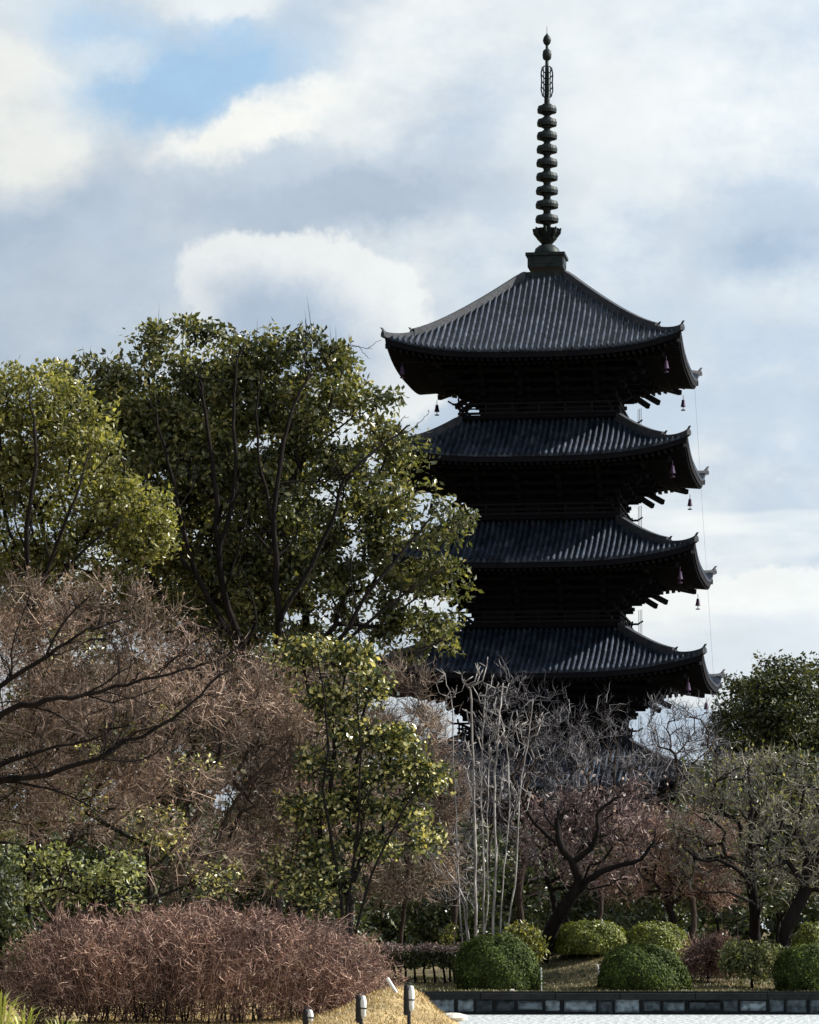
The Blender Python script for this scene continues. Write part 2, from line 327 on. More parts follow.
def build_pagoda():
    root = empty('pagoda', (8.4, 220, 0), 'tall dark five storey wooden pagoda with tiled roofs and bronze ringed spire', 'pagoda', rz=R(-8))
    b = MB(); b.box((0, 0, .55), (7.6, 7.6, .55)); b.box((0, 0, 1.17), (7.8, 7.8, .07))
    pod = b.build('podium', M['oldstone'], root)
    for k in range(4):
        b = MB()
        for s in range(5): b.box((0, 0, 0), (1.4, .16, .12)); b.v[-1] += np.array([0, -7.9-.32*(4-s)+.0, .12+.22*s])
        b.v = [rot4(v, k) for v in b.v]; b.build('stair', M['oldstone'], pod)
    for li, L in enumerate(LV):
        top = li == 4; re, ze, rt, bd = L['re'], L['ze'], L['rt'], L['body']; fn = roof_fn(L, top)
        # ---- tiles
        b = MB(); b2 = MB(); nr = int(round(2*re/.34)); per = 6; nx = nr*per+1
        xs = np.linspace(-re, re, nx); ph = (np.arange(nx) % per)/per
        rib = np.where((ph >= .17) & (ph <= .5), 1, 0)*.15
        nv = 14
        for k in range(4):
            V = np.zeros((nv, nx, 3)); 
            inner = np.maximum(np.abs(xs), rt)
            for j in range(nv):
                r = re+(inner-re)*j/(nv-1)
                V[j, :, 0] = xs; V[j, :, 1] = -r; V[j, :, 2] = fn(xs, r)+rib+(.012 if j % 2 else 0)
            lip = V[0:1].copy(); lip[..., 2] = fn(xs, np.full(nx, re))-.10
            lip2 = lip.copy(); lip2[..., 1] += .25
            V = np.concatenate([lip2, lip, V]); n = len(V)
            i = np.arange(n-1)[:, None]*nx; j = np.arange(nx-1)[None]
            q = np.stack([i+j, i+j+1, i+nx+j+1, i+nx+j], -1).reshape(-1, 4)
            cov = ((rib[:-1]+rib[1:]) > .01)[None, :].repeat(n-1, 0).ravel()
            b.addnp(rot4(V, k), q[~cov]); b2.addnp(rot4(V, k), q[cov])
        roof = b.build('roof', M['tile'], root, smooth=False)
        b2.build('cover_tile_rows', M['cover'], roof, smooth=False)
        # ---- sheathing under tiles (dark board) and rafters
        b = MB(); ns = 33
        for k in range(4):
            xs2 = np.linspace(-1, 1, ns); rows = []
            for r, dz in ((re-.03, -.105), (re-.06, -.42), (re-1.5, -.5), (bd+.3, None)):
                x = xs2*r; z = fn(x, np.full(ns, re if r > re-1 else r))+ (dz if dz is not None else 0)
                if r <= re-1: 
                    w = (r-bd)/(re-bd); z = ze+.2+(1-w)*1.1+1.0*np.abs(xs2)**3.2*(w**2.5)
                rows.append(np.stack([x, np.full(ns, -r), z], -1))
            V = np.array(rows); n = len(V)
            i = np.arange(n-1)[:, None]*ns; j = np.arange(ns-1)[None]
            b.addnp(rot4(V, k), np.stack([i+j, i+ns+j, i+ns+j+1, i+j+1], -1).reshape(-1, 4))
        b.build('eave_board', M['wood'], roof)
        b = MB()
        for k in range(4):
            for r0, r1, z0, z1, w in ((re-1.6, re-.14, .06, -.06, .13), (bd, re-1.45, 1.0, -.12, .15)):
                m = int(2*re/.38)
                for i in range(m+1):
                    x = -re+.2+i*(2*re-.4)/m
                    ra = max(r0, abs(x))
                    if ra > r1-.05: continue
                    lf = 1.0*(abs(x)/re)**3.2
                    ta = (ra-r0)/(r1-r0)
                    a = (x, -ra, ze+z0+(z1-z0)*ta+lf*(ra/re)**2+.02); c = (x, -r1, ze+z1-.04+lf*(r1/re)**2)
                    n0 = len(b.v); b.bar(a, c, w, .15)
                    b.v[n0] = rot4(b.v[n0], k)
        b.build('rafter_set', M['wood'], roof)
        # ---- hip ridges (two tiers with end tiles)
        for k in range(4):
            def hip(ra, rb, w, h, lift):
                m = 14; rr = np.linspace(ra, rb, m); V = []
                for r in rr:
                    z = float(fn(r, r)); d = w/2*.7071
                    V += [(r-d, -r-d, z-.1), (r+d, -r+d, z-.1), (r+d*.8, -r+d*.8, z+h), (r-d*.8, -r-d*.8, z+h)]
                V = np.array(V); F_ = [(0, 1, 2, 3), tuple(4*(m-1)+q for q in (3, 2, 1, 0))]
                for i in range(m-1):
                    o = 4*i
                    for p, q in ((0, 1), (1, 2), (2, 3), (3, 0)): F_.append((o+p, o+4+p, o+4+q, o+q))
                return V, F_
            b = MB(); rj = rt+(re-rt)*(.80 if top else .66)
            V, Fc = hip(rt-.05, rj, .42, .42, 0); b.add(rot4(V, k), Fc)
            V, Fc = hip(rj-.05, re+.02, .34, .24, 0); b.add(rot4(V, k), Fc)
            rd = b.build('hip_ridge', M['ridge'], roof)
            for r, s in ((rj+.05, .62), (re+.04, .62)):
                z = float(fn(min(r, re), min(r, re))); b = MB()
                # onigawara: a shield with a horn that curls outward and up
                out = [(-.34, 0), (.34, 0), (.36, .35), (.22, .6), (.07, .68), (.05, 1.0), (-.05, 1.0), (-.07, .68), (-.22, .6), (-.36, .35)]
                V = []
                for dd in (-.07, .09):
                    for (u, h) in out:
                        hh = h*s*.85; lean = .0 if h < .7 else .16
                        V.append((r+(dd+lean)*.7071+u*s*.75*.7071, -r-(dd+lean)*.7071+u*s*.75*.7071, z-.05+hh))
                n = len(out)
                fc = [tuple(range(n))[::-1], tuple(range(n, 2*n))]+[(i, (i+1) % n, n+(i+1) % n, n+i) for i in range(n)]
                b.add(rot4(np.array(V), k), fc); b.build('ridge_end_tile', M['ridge'], roof)
            # corner beam poking out below the eave corner
            b = MB(); n0 = len(b.v); zc = ze+.85
            b.bar((bd, -bd, ze+1.1), (re-.12, -re+.12, zc), .3, .3)
            b.bar((bd, -bd, ze+.8), (re-1.1, -re+1.1, ze+.15), .28, .3)
            b.v = [rot4(v, k) for v in b.v]; b.build('corner_beam', M['wood'], roof)
            # wind bell
            rb = re-.93; zb = ze-.18; b = MB()
            b.lathe([(.02, .55), (.02, .28), (.09, .25), (.12, .05), (.17, -.18), (.15, -.18), (.03, -.15), (.02, -.35), (.14, -.36), (.14, -.42), (.01, -.43)], (0, 0, 0), 10)
            V = b.v[0]+np.array([rb, -rb, zb-.35]); b.v[0] = rot4(V, k)
            b.build('wind_bell', M['bell'], roof)
        # ---- bracket complex
        b = MB()
        for st, (dr, z0, z1) in enumerate(((.25, -1.95, -1.55), (.75, -1.45, -1.05), (1.3, -.95, -.6), (2.0, -.45, -.1), (2.5, .05, .3))):
            r = bd+dr
            for k in range(4):
                for V, Fc in [(None, None)]:
                    n0 = len(b.v)
                    b.box((0, -r, ze+(z0+z1)/2), (r+.28+.03*st, .12, (z1-z0)/2*.55)); b.v[n0] = rot4(b.v[n0], k)
                for u in (-1, -.34, .34, 1):
                    n0 = len(b.v); x = u*(bd-.1)
                    b.box((x, -(bd+dr/2), ze+z0), (.13, dr/2+.28, .16)); b.v[n0] = rot4(b.v[n0], k)
                    for du in (-.5, 0, .5):
                        n0 = len(b.v); b.box((x+du, -r, ze+z1-.1), (.15, .17, .12)); b.v[n0] = rot4(b.v[n0], k)
        b.box((0, 0, ze-.2), (bd+.15, bd+.15, 1.3)); br = b.build('bracket_set', M['wood'], root)
        for k in range(4):   # tail rafters, drooping outward
            for u in (-.34, .34):
                b = MB(); b.bar((u*bd, -bd, ze+.3), (u*bd, -(bd+2.9), ze-.55), .22, .3); b.v = [rot4(v, k) for v in b.v]; b.build('tail_rafter', M['wood'], br)
            b = MB(); b.bar((bd, -bd, ze+.4), (bd+2.3, -bd-2.3, ze-.95), .24, .3); b.bar((bd, -bd, ze+.75), (bd+2.9, -bd-2.9, ze-.65), .24, .3)
            b.v = [rot4(v, k) for v in b.v]; b.build('tail_rafter', M['wood'], br)
        # ---- body of the storey
        z0, z1 = L['zb'], ze-1.4
        b = MB(); b.box((0, 0, (z0+z1)/2), (bd-.12, bd-.12, (z1-z0)/2))
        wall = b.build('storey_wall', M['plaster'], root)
        for k in range(4):
            for u in (-1, -.34, .34):
                b = MB(); b.lathe([(.21, z0-.01), (.21, z1), (.17, z1+.1)], (0, 0, 0), 10)
                b.v[0] = rot4(b.v[0]+np.array([u*(bd-.12), -(bd-.12), 0]), k); b.build('column', M['wood'], wall, smooth=True)
            for zz, hh in ((z1-.15, .14), (z0+.14, .14), (z0+(z1-z0)*.72, .09)):
                b = MB(); b.box((0, -bd-.02, zz), (bd, .07, hh)); b.v = [rot4(v, k) for v in b.v]; b.build('tie_beam', M['wood'], wall)
            hd = (z1-z0)*.62
            for s in (-1, 1):
                b = MB(); b.box((s*bd*.125, -bd, z0+.28+hd/2-.14), (bd*.12, .04, hd/2-.14))
                b.box((s*bd*.125, -bd-.05, z0+.3+hd*.25), (bd*.1, .02, .04)); b.box((s*bd*.125, -bd-.05, z0+.3+hd*.6), (bd*.1, .02, .04))
                b.v = [rot4(v, k) for v in b.v]; b.build('door', M['door'], wall)
                b = MB()
                for q in range(9): b.box((s*bd*.66+(q-4)*bd*.045, -bd+.0, z0+.5+hd*.45), (.025, .04, hd*.3))
                b.v = [rot4(v, k) for v in b.v]; b.build('lattice_window', M['door'], wall)
        # ---- balcony and railing
        if L['rail']:
            rr = L['rail']; b = MB()
            b.box((0, 0, z0-.12), (rr, rr, .11)); b.box((0, 0, z0-.36), (rr-.35, rr-.35, .13)); b.box((0, 0, z0-.75), (rr-.1, rr-.1, .3))
            bal = b.build('balcony', M['wood'], root)
            b = MB()
            for k in range(4):
                for zz, w, ex in ((.1, .07, .12), (.38, .045, .12), (.68, .06, .45)):
                    n0 = len(b.v); b.box((0, -rr+.1, z0+zz), (rr-.1+ex, w, w)); b.v[n0] = rot4(b.v[n0], k)
                    if ex > .3:
                        for s in (-1, 1):
                            n0 = len(b.v); b.bar((s*(rr+.3), -rr+.1, z0+zz), (s*(rr+.62), -rr+.1, z0+zz+.2), .1, .1); b.v[n0] = rot4(b.v[n0], k)
                for u in np.linspace(-1, 1, 7):
                    n0 = len(b.v); b.box((u*(rr-.1), -rr+.1, z0+.36), (.055, .055, .36)); b.v[n0] = rot4(b.v[n0], k)
            b.build('railing', M['railwood'], bal)
            # waist board between roof below and balcony
            b = MB(); b.box((0, 0, z0-1.0), (rr-.25, rr-.25, .45)); b.build('waist_board', M['wood'], bal)
            # pale lightning rods at the side of the balcony
            for s in (.0, .22, .45):
                b = MB(); b.tube([(rr+.35+s*.5, rr-.1-s, z0-1.3), (rr+.35+s*.5, rr-.1-s, z0+1.55)], .018, 4); b.build('conductor_rod', M['wire'], bal)
    # ---- spire
    zt = LV[-1]['zt']-.1
    Zp = lambda y: 2+(930-y)*220/3600
    b = MB(); b.box((0, 0, zt+.15), (1.32, 1.32, .35)); b.box((0, 0, Zp(263)), (1.08, 1.08, .42)); b.box((0, 0, Zp(257)), (1.2, 1.2, .09))
    for k in range(4):
        n0 = len(b.v); b.box((0, -1.09, Zp(263)), (.8, .02, .2)); b.v[n0] = rot4(b.v[n0], k)
    sp = b.build('spire', M['bronze'], root)
    b = MB(); b.lathe([(.82, Zp(256)), (.80, Zp(253)), (.72, Zp(249)), (.5, Zp(246)), (.3, Zp(244.5))], seg=20); b.build('inverted_bowl', M['bronze'], sp, smooth=True)
    b = MB(); b.lathe([(.3, Zp(244.7)), (.42, Zp(242.5)), (.62, Zp(239)), (.5, Zp(237.5)), (.7, Zp(232)), (.82, Zp(229.5)), (.6, Zp(230)), (.2, Zp(231))], seg=20)
    for q in range(8):
        a = q*pi/4; b.tube([(.55*cos(a), .55*sin(a), Zp(238)), (.74*cos(a), .74*sin(a), Zp(233)), (.86*cos(a), .86*sin(a), Zp(228.5))], [.08, .13, .04], 5)
    b.build('lotus_cup', M['bronze'], sp)
    b = MB(); b.tube([(0, 0, Zp(245)), (0, 0, Zp(170)), (0, 0, Zp(104)), (0, 0, Zp(44))], [.24, .22, .18, .08], 10); b.build('shaft', M['bronze'], sp, smooth=True)
    for i, y in enumerate((219.2, 204.8, 190.8, 176.9, 162.9, 149.4, 136, 122.8, 109.6)):
        r = .72-.015*i; b = MB(); z = Zp(y); h = .215
        n = 24; prof = [(r*.84, -h), (r*.97, -h*.9), (r, 0), (r*.9, h*.9), (r*.6, h), (r*.55, h*.6), (r*.6, 0), (r*.6, -h*.8)]
        V = []; th = np.arange(n)*2*pi/n
        for pr, pz in prof: V.append(np.stack([pr*np.cos(th), pr*np.sin(th), np.full(n, z+pz)], -1))
        V = np.array(V); m = len(prof); ii = np.arange(m)[:, None]; jj = np.arange(n)[None]
        q = np.stack([ii*n+jj, ii*n+(jj+1) % n, ((ii+1) % m)*n+(jj+1) % n, ((ii+1) % m)*n+jj], -1).reshape(-1, 4)
        b.addnp(V, q)
        for s in range(8):
            a = s*pi/4; b.bar((.1*cos(a), .1*sin(a), z), (r*.65*cos(a), r*.65*sin(a), z), .06, .16)
        b.lathe([(.29, z-h*1.5), (.29, z+h*1.5)], seg=10)
        b.build('ring', M['bronze'], sp, smooth=False)
    # water flame: four openwork fins
    for k in range(4):
        b = MB(); pts = [(.12, 98), (.28, 96), (.37, 90), (.34, 82), (.37, 74), (.3, 68), (.14, 66)]
        b.tube([(p, 0, Zp(y)) for p, y in pts], .045, 5)
        for y in (92, 86, 80, 74): b.tube([(.05, 0, Zp(y)), (.2, 0, Zp(y-2)), (.34, 0, Zp(y-5))], .035, 4)
        b.tube([(.22, 0, Zp(96)), (.2, 0, Zp(82)), (.22, 0, Zp(68))], .03, 4)
        a = k*pi/2+.35
        b.v = [v @ np.array([[cos(a), sin(a), 0], [-sin(a), cos(a), 0], [0, 0, 1]]) for v in b.v]
        b.build('water_flame', M['bronze'], sp)
    b = MB(); b.lathe([(.08, Zp(61)), (.25, Zp(59)), (.28, Zp(55)), (.25, Zp(51)), (.08, Zp(48.5))], seg=12); b.build('dragon_wheel', M['bronze'], sp, smooth=True)
    b = MB(); b.lathe([(.06, Zp(46)), (.2, Zp(43.5)), (.26, Zp(40.5)), (.2, Zp(37)), (.07, Zp(34.5)), (.02, Zp(33))], seg=14); b.build('jewel', M['bronze'], sp, smooth=True)
    b = MB(); b.tube([(0, 0, Zp(34)), (0, 0, Zp(26))], [.025, .015], 5); b.build('finial_rod', M['wire'], sp)
    # lightning wire down from the top roof's far corner
    b = MB(); b.tube([(8.5, 8.5, 36.2), (9.0, 9.0, 28), (9.9, 9.6, 14), (10.2, 9.9, .1)], .007, 4); b.build('lightning_wire', M['wire'], root)
build_pagoda()

# ------------------------------------------------------------------ tree machinery
def in_blobs(rng, blobs, n, shell=.0):
    """n points in a union of ellipsoids (c, r)"""
    vols = np.array([np.prod(r) for c, r in blobs]); k = rng.choice(len(blobs), n, p=vols/vols.sum())
    C = np.array([c for c, r in blobs])[k]; Rr = np.array([r for c, r in blobs])[k]
    d = rng.normal(size=(n, 3)); d /= np.linalg.norm(d, axis=1)[:, None]
    u = rng.random(n)**(1/3*(1-shell)+.02)
    return C+d*Rr*u[:, None]
def pblobs(Y, lst, depth=1.0):
    """ellipses given on the photograph (px,py,rx,ry[,dY]) turned into ellipsoids of real size at distance Y"""
    out = []
    for b in lst:
        dY = b[4] if len(b) > 4 else 0
        y = Y+dY; c = at(b[0], b[1], y); rx, rz = b[2]*y/F, b[3]*y/F
        out.append((c, np.array([rx, min(rx, max(rz, rx*.6))*depth, rz])))
    return out
def grow(rng, trunk, targets, bf=.25, step=.7, wob=.12, p=2.4, r0=.012, sag=0.0, extra=None):
    nodes = [np.array(trunk[0], float)]; par = [-1]; pl = [0.0]
    def addpath(i, pts):
        for q in pts:
            d = np.linalg.norm(q-nodes[i]); nodes.append(np.array(q, float)); par.append(i); pl.append(pl[i]+d); i = len(nodes)-1
        return i
    def seg(i, q, w):
        a = nodes[i]; d = np.linalg.norm(q-a); n = max(1, int(d/step)); pts = []
        off = rng.normal(size=3)*w*d*.5; off2 = rng.normal(size=3)*w*d*.25
        for s in range(1, n+1):
            t = s/n; pts.append(a+(q-a)*t+off*sin(pi*t)+off2*sin(2*pi*t)+np.array([0, 0, sag*d*sin(pi*t)])+(rng.normal(size=3)*w*step*.35 if s < n else 0))
        return addpath(i, pts)
    i = 0
    for q in trunk[1:]: i = seg(i, np.array(q, float), wob*.3)
    for path in (extra or []):
        A = np.array(nodes); j = int(np.argmin(np.linalg.norm(A-np.array(path[0]), axis=1)))
        for q in path[1:]: j = seg(j, np.array(q, float), wob*.5)
    forks = np.array(trunk[-1], float)
    T = targets[np.argsort(np.linalg.norm(targets-forks, axis=1))]
    first = max(0, len(trunk)-2)
    for q in T:
        A = np.array(nodes); cost = np.linalg.norm(A-q, axis=1)+bf*np.array(pl)
        cost[A[:, 2] < forks[2]*.55-10*0] += 2.0
        seg(int(np.argmin(cost)), q, wob)
    n = len(nodes); A = np.array(nodes); par = np.array(par)
    acc = np.zeros(n); kids = [[] for _ in range(n)]
    for i in range(1, n): kids[par[i]].append(i)
    for i in range(n-1, -1, -1):
        if not kids[i]: acc[i] = r0**p
        if par[i] >= 0: acc[par[i]] += acc[i]
    return A, par, kids, acc**(1/p)
def emit_wood(mb, A, par, kids, rad, scale=1.0, minr=0.0):
    rad = np.maximum(rad*scale, minr)
    done = np.zeros(len(A), bool); starts = [0]
    while starts:
        i = starts.pop(); ch = [par[i]] if par[i] >= 0 else []; ch.append(i); j = i
        while kids[j]:
            ks = sorted(kids[j], key=lambda k: -rad[k]); starts += ks[1:]; j = ks[0]; ch.append(j)
        rr = rad[ch].copy()
        if par[i] >= 0: rr[0] = min(rad[ch[0]], rr[1]*1.15)
        rr[-1] *= .5
        if len(ch) > 1: mb.tube(A[ch], rr, 8 if rr.max() > .12 else (5 if rr.max() > .04 else 3), cap=rr.max() > .05)
def emit_leaves(mb, rng, P, size, up=.3, aspect=.5, droop=0.0):
    """folded lozenge leaves at points P"""
    n = len(P); d = rng.normal(size=(n, 3)); d[:, 2] -= droop; d /= np.linalg.norm(d, axis=1)[:, None]
    nn = rng.normal(size=(n, 3)); nn[:, 2] += up; s = np.cross(d, nn); s /= np.linalg.norm(s, axis=1)[:, None]+1e-9
    nr = np.cross(s, d)
    L = size*rng.uniform(.6, 1.35, n)[:, None]; W = L*aspect
    V = np.stack([P, P+d*L*.45+s*W*.5+nr*W*.12, P+d*L, P+d*L*.45-s*W*.5+nr*W*.12], 1)
    o = np.arange(n)[:, None]*4
    f = np.concatenate([o+np.array([[0, 1, 2]]), o+np.array([[0, 2, 3]])], 0)
    mb.addnp(V, f)
def emit_twigs(mb, P0, P1, P2, r):
    """three sided tapering twigs, bent once, all at once"""
    n = len(P0); T = P2-P0; T /= np.linalg.norm(T, axis=1)[:, None]+1e-9
    ref = np.where(np.abs(T[:, 2:3]) > .9, np.array([[1., 0, 0]]), np.array([[0, 0, 1.]]))
    A = np.cross(T, ref); A /= np.linalg.norm(A, axis=1)[:, None]+1e-9; B = np.cross(T, A)
    r = np.broadcast_to(r, (n,))[:, None]
    vs = []
    for P, k in ((P0, 1.0), (P1, .75)):
        for a in (0, 2.094, 4.189): vs.append(P+(A*cos(a)+B*sin(a))*r*k)
    vs.append(P2)
    V = np.stack(vs, 1); o = np.arange(n)[:, None]*7
    f = [(0, 1, 4), (0, 4, 3), (1, 2, 5), (1, 5, 4), (2, 0, 3), (2, 3, 5), (3, 4, 6), (4, 5, 6), (5, 3, 6)]
    mb.addnp(V, np.concatenate([o+np.array([t]) for t in f], 0))
def twig_cloud(mb, rng, base, outward, n1, len1, r1, n2=0, len2=.3, r2=.008, up=.3, spread=.8):
    """n1 twigs springing from points in base, n2 side twigs from each"""
    k = rng.integers(0, len(base), n1); P0 = base[k]+rng.normal(size=(n1, 3))*.08
    d = outward[k]+rng.normal(size=(n1, 3))*spread; d[:, 2] += up; d /= np.linalg.norm(d, axis=1)[:, None]
    L = len1*rng.uniform(.5, 1.3, n1)[:, None]; bend = rng.normal(size=(n1, 3))*.18*L
    P1 = P0+d*L*.5+bend; P2 = P0+d*L
    emit_twigs(mb, P0, P1, P2, r1*rng.uniform(.7, 1.3, n1))
    if n2:
        k2 = rng.integers(0, n1, n2); t = rng.random(n2)[:, None]
        Q0 = np.where(t < .5, P0[k2]+(P1[k2]-P0[k2])*t*2, P1[k2]+(P2[k2]-P1[k2])*(t*2-1))
        dd = d[k2]+rng.normal(size=(n2, 3))*spread; dd[:, 2] += up; dd /= np.linalg.norm(dd, axis=1)[:, None]
        L2 = len2*rng.uniform(.5, 1.3, n2)[:, None]; Q2 = Q0+dd*L2; Q1 = (Q0+Q2)/2+rng.normal(size=(n2, 3))*.15*L2
        emit_twigs(mb, Q0, Q1, Q2, r2*rng.uniform(.7, 1.3, n2))
        return Q2
    return P2

def chaikin(P, n=3):
    P = np.array(P, float)
    for _ in range(n):
        Q = [P[0]]
        for a, b in zip(P[:-1], P[1:]): Q += [a*.75+b*.25, a*.25+b*.75]
        Q.append(P[-1]); P = np.array(Q)
    return P
def limb(mb, rng, P, r0, r1, nside=0, wob=.03, lvl=0, up=.25):
    """a tapering, slightly crooked limb with side branches"""
    P = chaikin(P, 2); L = np.linalg.norm(P[-1]-P[0]); P[1:-1] += rng.normal(size=P[1:-1].shape)*wob*(.5+L*.08)
    r = np.linspace(r0, r1, len(P)); mb.tube(P, r, 6 if r0 > .05 else 4)
    for k in range(nside):
        t = rng.uniform(.2, .97); i = int(t*(len(P)-1)); d = P[min(i+1, len(P)-1)]-P[max(i-1, 0)]; d /= np.linalg.norm(d)+1e-9
        q = rng.normal(size=3)*np.array([.7, .45, .6]); q[2] += up; e = d*.8+q; e /= np.linalg.norm(e); l = L*rng.uniform(.12, .34)*(1-.4*t)
        m = P[i]+e*l*.5+rng.normal(size=3)*l*.12; z = P[i]+e*l+np.array([0, 0, up*l*.3])
        limb(mb, rng, [P[i], m, z], max(r[i]*.5, .012), .008, 5 if (lvl == 0 and l > .8) else 0, wob, lvl+1, up)
def add_limbs(mb, rng, Y, limbs):
    for pts, r0, r1, ns in limbs: limb(mb, rng, [at(p[0], p[1], Y+p[2]) for p in pts], r0, r1, ns)

def leafy_tree(name, label, cat, seed, Y, base, blobs, ntar, nleaf, lsize, leafm, barkm=None, trunk=None, group=None,
               sig=.45, r0=.02, wscale=1.0, depth=.8, shell=.35, up=.3, fill=.25, aspect=.5, extra=None, wob=.14, bf=.3, sprigs=0, limbs=()):
    rng = np.random.default_rng(seed); B = pblobs(Y, blobs, depth)
    bx = np.array([(base[0]-CX)*Y/F, Y, 0.0]); bx[2] = float(ground_z(bx[0], bx[1]))-.15
    T = in_blobs(rng, B, ntar, shell)
    T[:, 2] = np.maximum(T[:, 2], bx[2]+.4)
    tr = [bx]+[at(px, py, Y+(dd[0] if dd else 0)) for px, py, *dd in (trunk or [(base[0], base[1])])]
    ex = [[at(px, py, Y+(dd[0] if dd else 0)) for px, py, *dd in pth] for pth in (extra or [])]
    A, par, kids, rad = grow(rng, tr, T, bf=bf, step=.75, wob=wob, r0=r0, extra=ex)
    root = empty(name, tuple(bx), label, cat, group)
    mb = MB(); emit_wood(mb, A, par, kids, rad, wscale); add_limbs(mb, rng, Y, limbs); mb.build('trunk', barkm or M['bark'], root, smooth=True, loc=bx).location = (0, 0, 0)
    # leaf clusters sit at branch ends
    ends = T; ncl = len(ends); per = rng.gamma(2.0, 1, ncl); per /= per.sum()
    k = rng.choice(ncl, int(nleaf*(1-fill)), p=per); P = ends[k]+np.clip(rng.normal(size=(len(k), 3)), -1.45, 1.45)*sig*np.array([1, 1, .62])
    P2 = in_blobs(rng, B, int(nleaf*fill*1.0), shell*.8)
    # the loose fill also keeps to branch wood
    P = np.concatenate([P, P2]); P = P[P[:, 2] > bx[2]+.1]
    mb = MB(); emit_leaves(mb, rng, P, lsize, up, aspect)
    if sprigs:
        tops = ends[ends[:, 2] > np.quantile(ends[:, 2], .9)]; k = rng.integers(0, len(tops), sprigs)
        q0 = tops[k]; q2 = q0+np.array([0, 0, 1.1])*rng.uniform(.6, 1.3, sprigs)[:, None]+rng.normal(size=(sprigs, 3))*.15
        emit_twigs(mb, q0, (q0+q2)/2, q2, .015)
    mb.build('crown', leafm, root, loc=bx).location = (0, 0, 0)
    return root
def bare_tree(name, label, cat, seed, Y, base, blobs, ntar, n1, n2, twigm, barkm=None, trunk=None, group=None, len1=.9, r1=.014, len2=.5, r2=.009,
              r0=.016, wscale=1.0, depth=.8, extra=None, wob=.2, bf=.25, up=.35, dry=0, spread=.8, minr=0, dsize=.12, shell=.2, drym=None, sag=0, limbs=()):
    rng = np.random.default_rng(seed); B = pblobs(Y, blobs, depth)
    bx = np.array([(base[0]-CX)*Y/F, Y, 0.0]); bx[2] = float(ground_z(bx[0], bx[1]))-.15
    T = in_blobs(rng, B, ntar, shell); T[:, 2] = np.maximum(T[:, 2], bx[2]+.3)
    tr = [bx]+[at(px, py, Y+(dd[0] if dd else 0)) for px, py, *dd in (trunk or [(base[0], base[1])])]
    ex = [[at(px, py, Y+(dd[0] if dd else 0)) for px, py, *dd in pth] for pth in (extra or [])]
    A, par, kids, rad = grow(rng, tr, T, bf=bf, step=.55, wob=wob, r0=r0, extra=ex, sag=sag)
    root = empty(name, tuple(bx), label, cat, group)
    mb = MB(); emit_wood(mb, A, par, kids, rad, wscale, minr); add_limbs(mb, rng, Y, limbs); mb.build('trunk', barkm or M['bark'], root, smooth=True, loc=bx).location = (0, 0, 0)
    sel = np.where(rad < np.quantile(rad, .75))[0]; sel = sel[A[sel, 2] > tr[-1][2]*.5]
    d = A[sel]-A[np.maximum(par[sel], 0)]; d /= np.linalg.norm(d, axis=1)[:, None]+1e-9
    mb = MB(); tips = twig_cloud(mb, rng, A[sel], d*.8, n1, len1, r1, n2, len2, r2, up, spread)
    mb.build('crown', twigm, root, loc=bx).location = (0, 0, 0)
    if dry:
        mb = MB(); k = rng.integers(0, len(tips), dry); emit_leaves(mb, rng, tips[k], dsize, .2, .6); mb.build('dry_leaves', drym or M['leafdry'], root, loc=bx).location = (0, 0, 0)
    return root

# ---- far evergreens to the right of the pagoda
def cblobs(px, top, bot, w, rng, n=9):
    out = []
    for i in range(n):
        t = (i+.5)/n; y = top+(bot-top)*t; hw = w*(.35+.65*math.sin(min(1, t*1.5)*pi/2))
        out.append((px+rng.uniform(-.5, .5)*hw, y, hw*rng.uniform(.4, .62), (bot-top)/n*rng.uniform(.9, 1.4), rng.uniform(-1.5, 1.5)))
    return out
rg = random.Random(4)
FAR = 'evergreen trees to the right of the pagoda'
leafy_tree('evergreen_tree', 'small dark evergreen just right of the second lowest roof corner', 'tree', 41, 262, (737, 900), [(738, 700, 26, 28), (735, 740, 34, 40), (745, 790, 40, 50)], 170, 16000, .33, M['leafconifer'], group=FAR, sig=.5, depth=.9)
leafy_tree('evergreen_tree', 'broad dark evergreen with a rounded top at the right edge, left half of the pair', 'tree', 42, 250, (780, 900), [(783, 680, 30, 26), (770, 700, 32, 34), (790, 730, 42, 50), (785, 790, 48, 55)], 230, 26000, .33, M['leafconifer'], group=FAR, sig=.6, depth=.9)
leafy_tree('evergreen_tree', 'dark evergreen cut by the right edge of the photo', 'tree', 43, 256, (835, 900), [(826, 676, 26, 22), (820, 705, 36, 36), (835, 760, 50, 60), (830, 820, 50, 50)], 200, 22000, .33, M['leafconifer'], group=FAR, sig=.6, depth=.9)

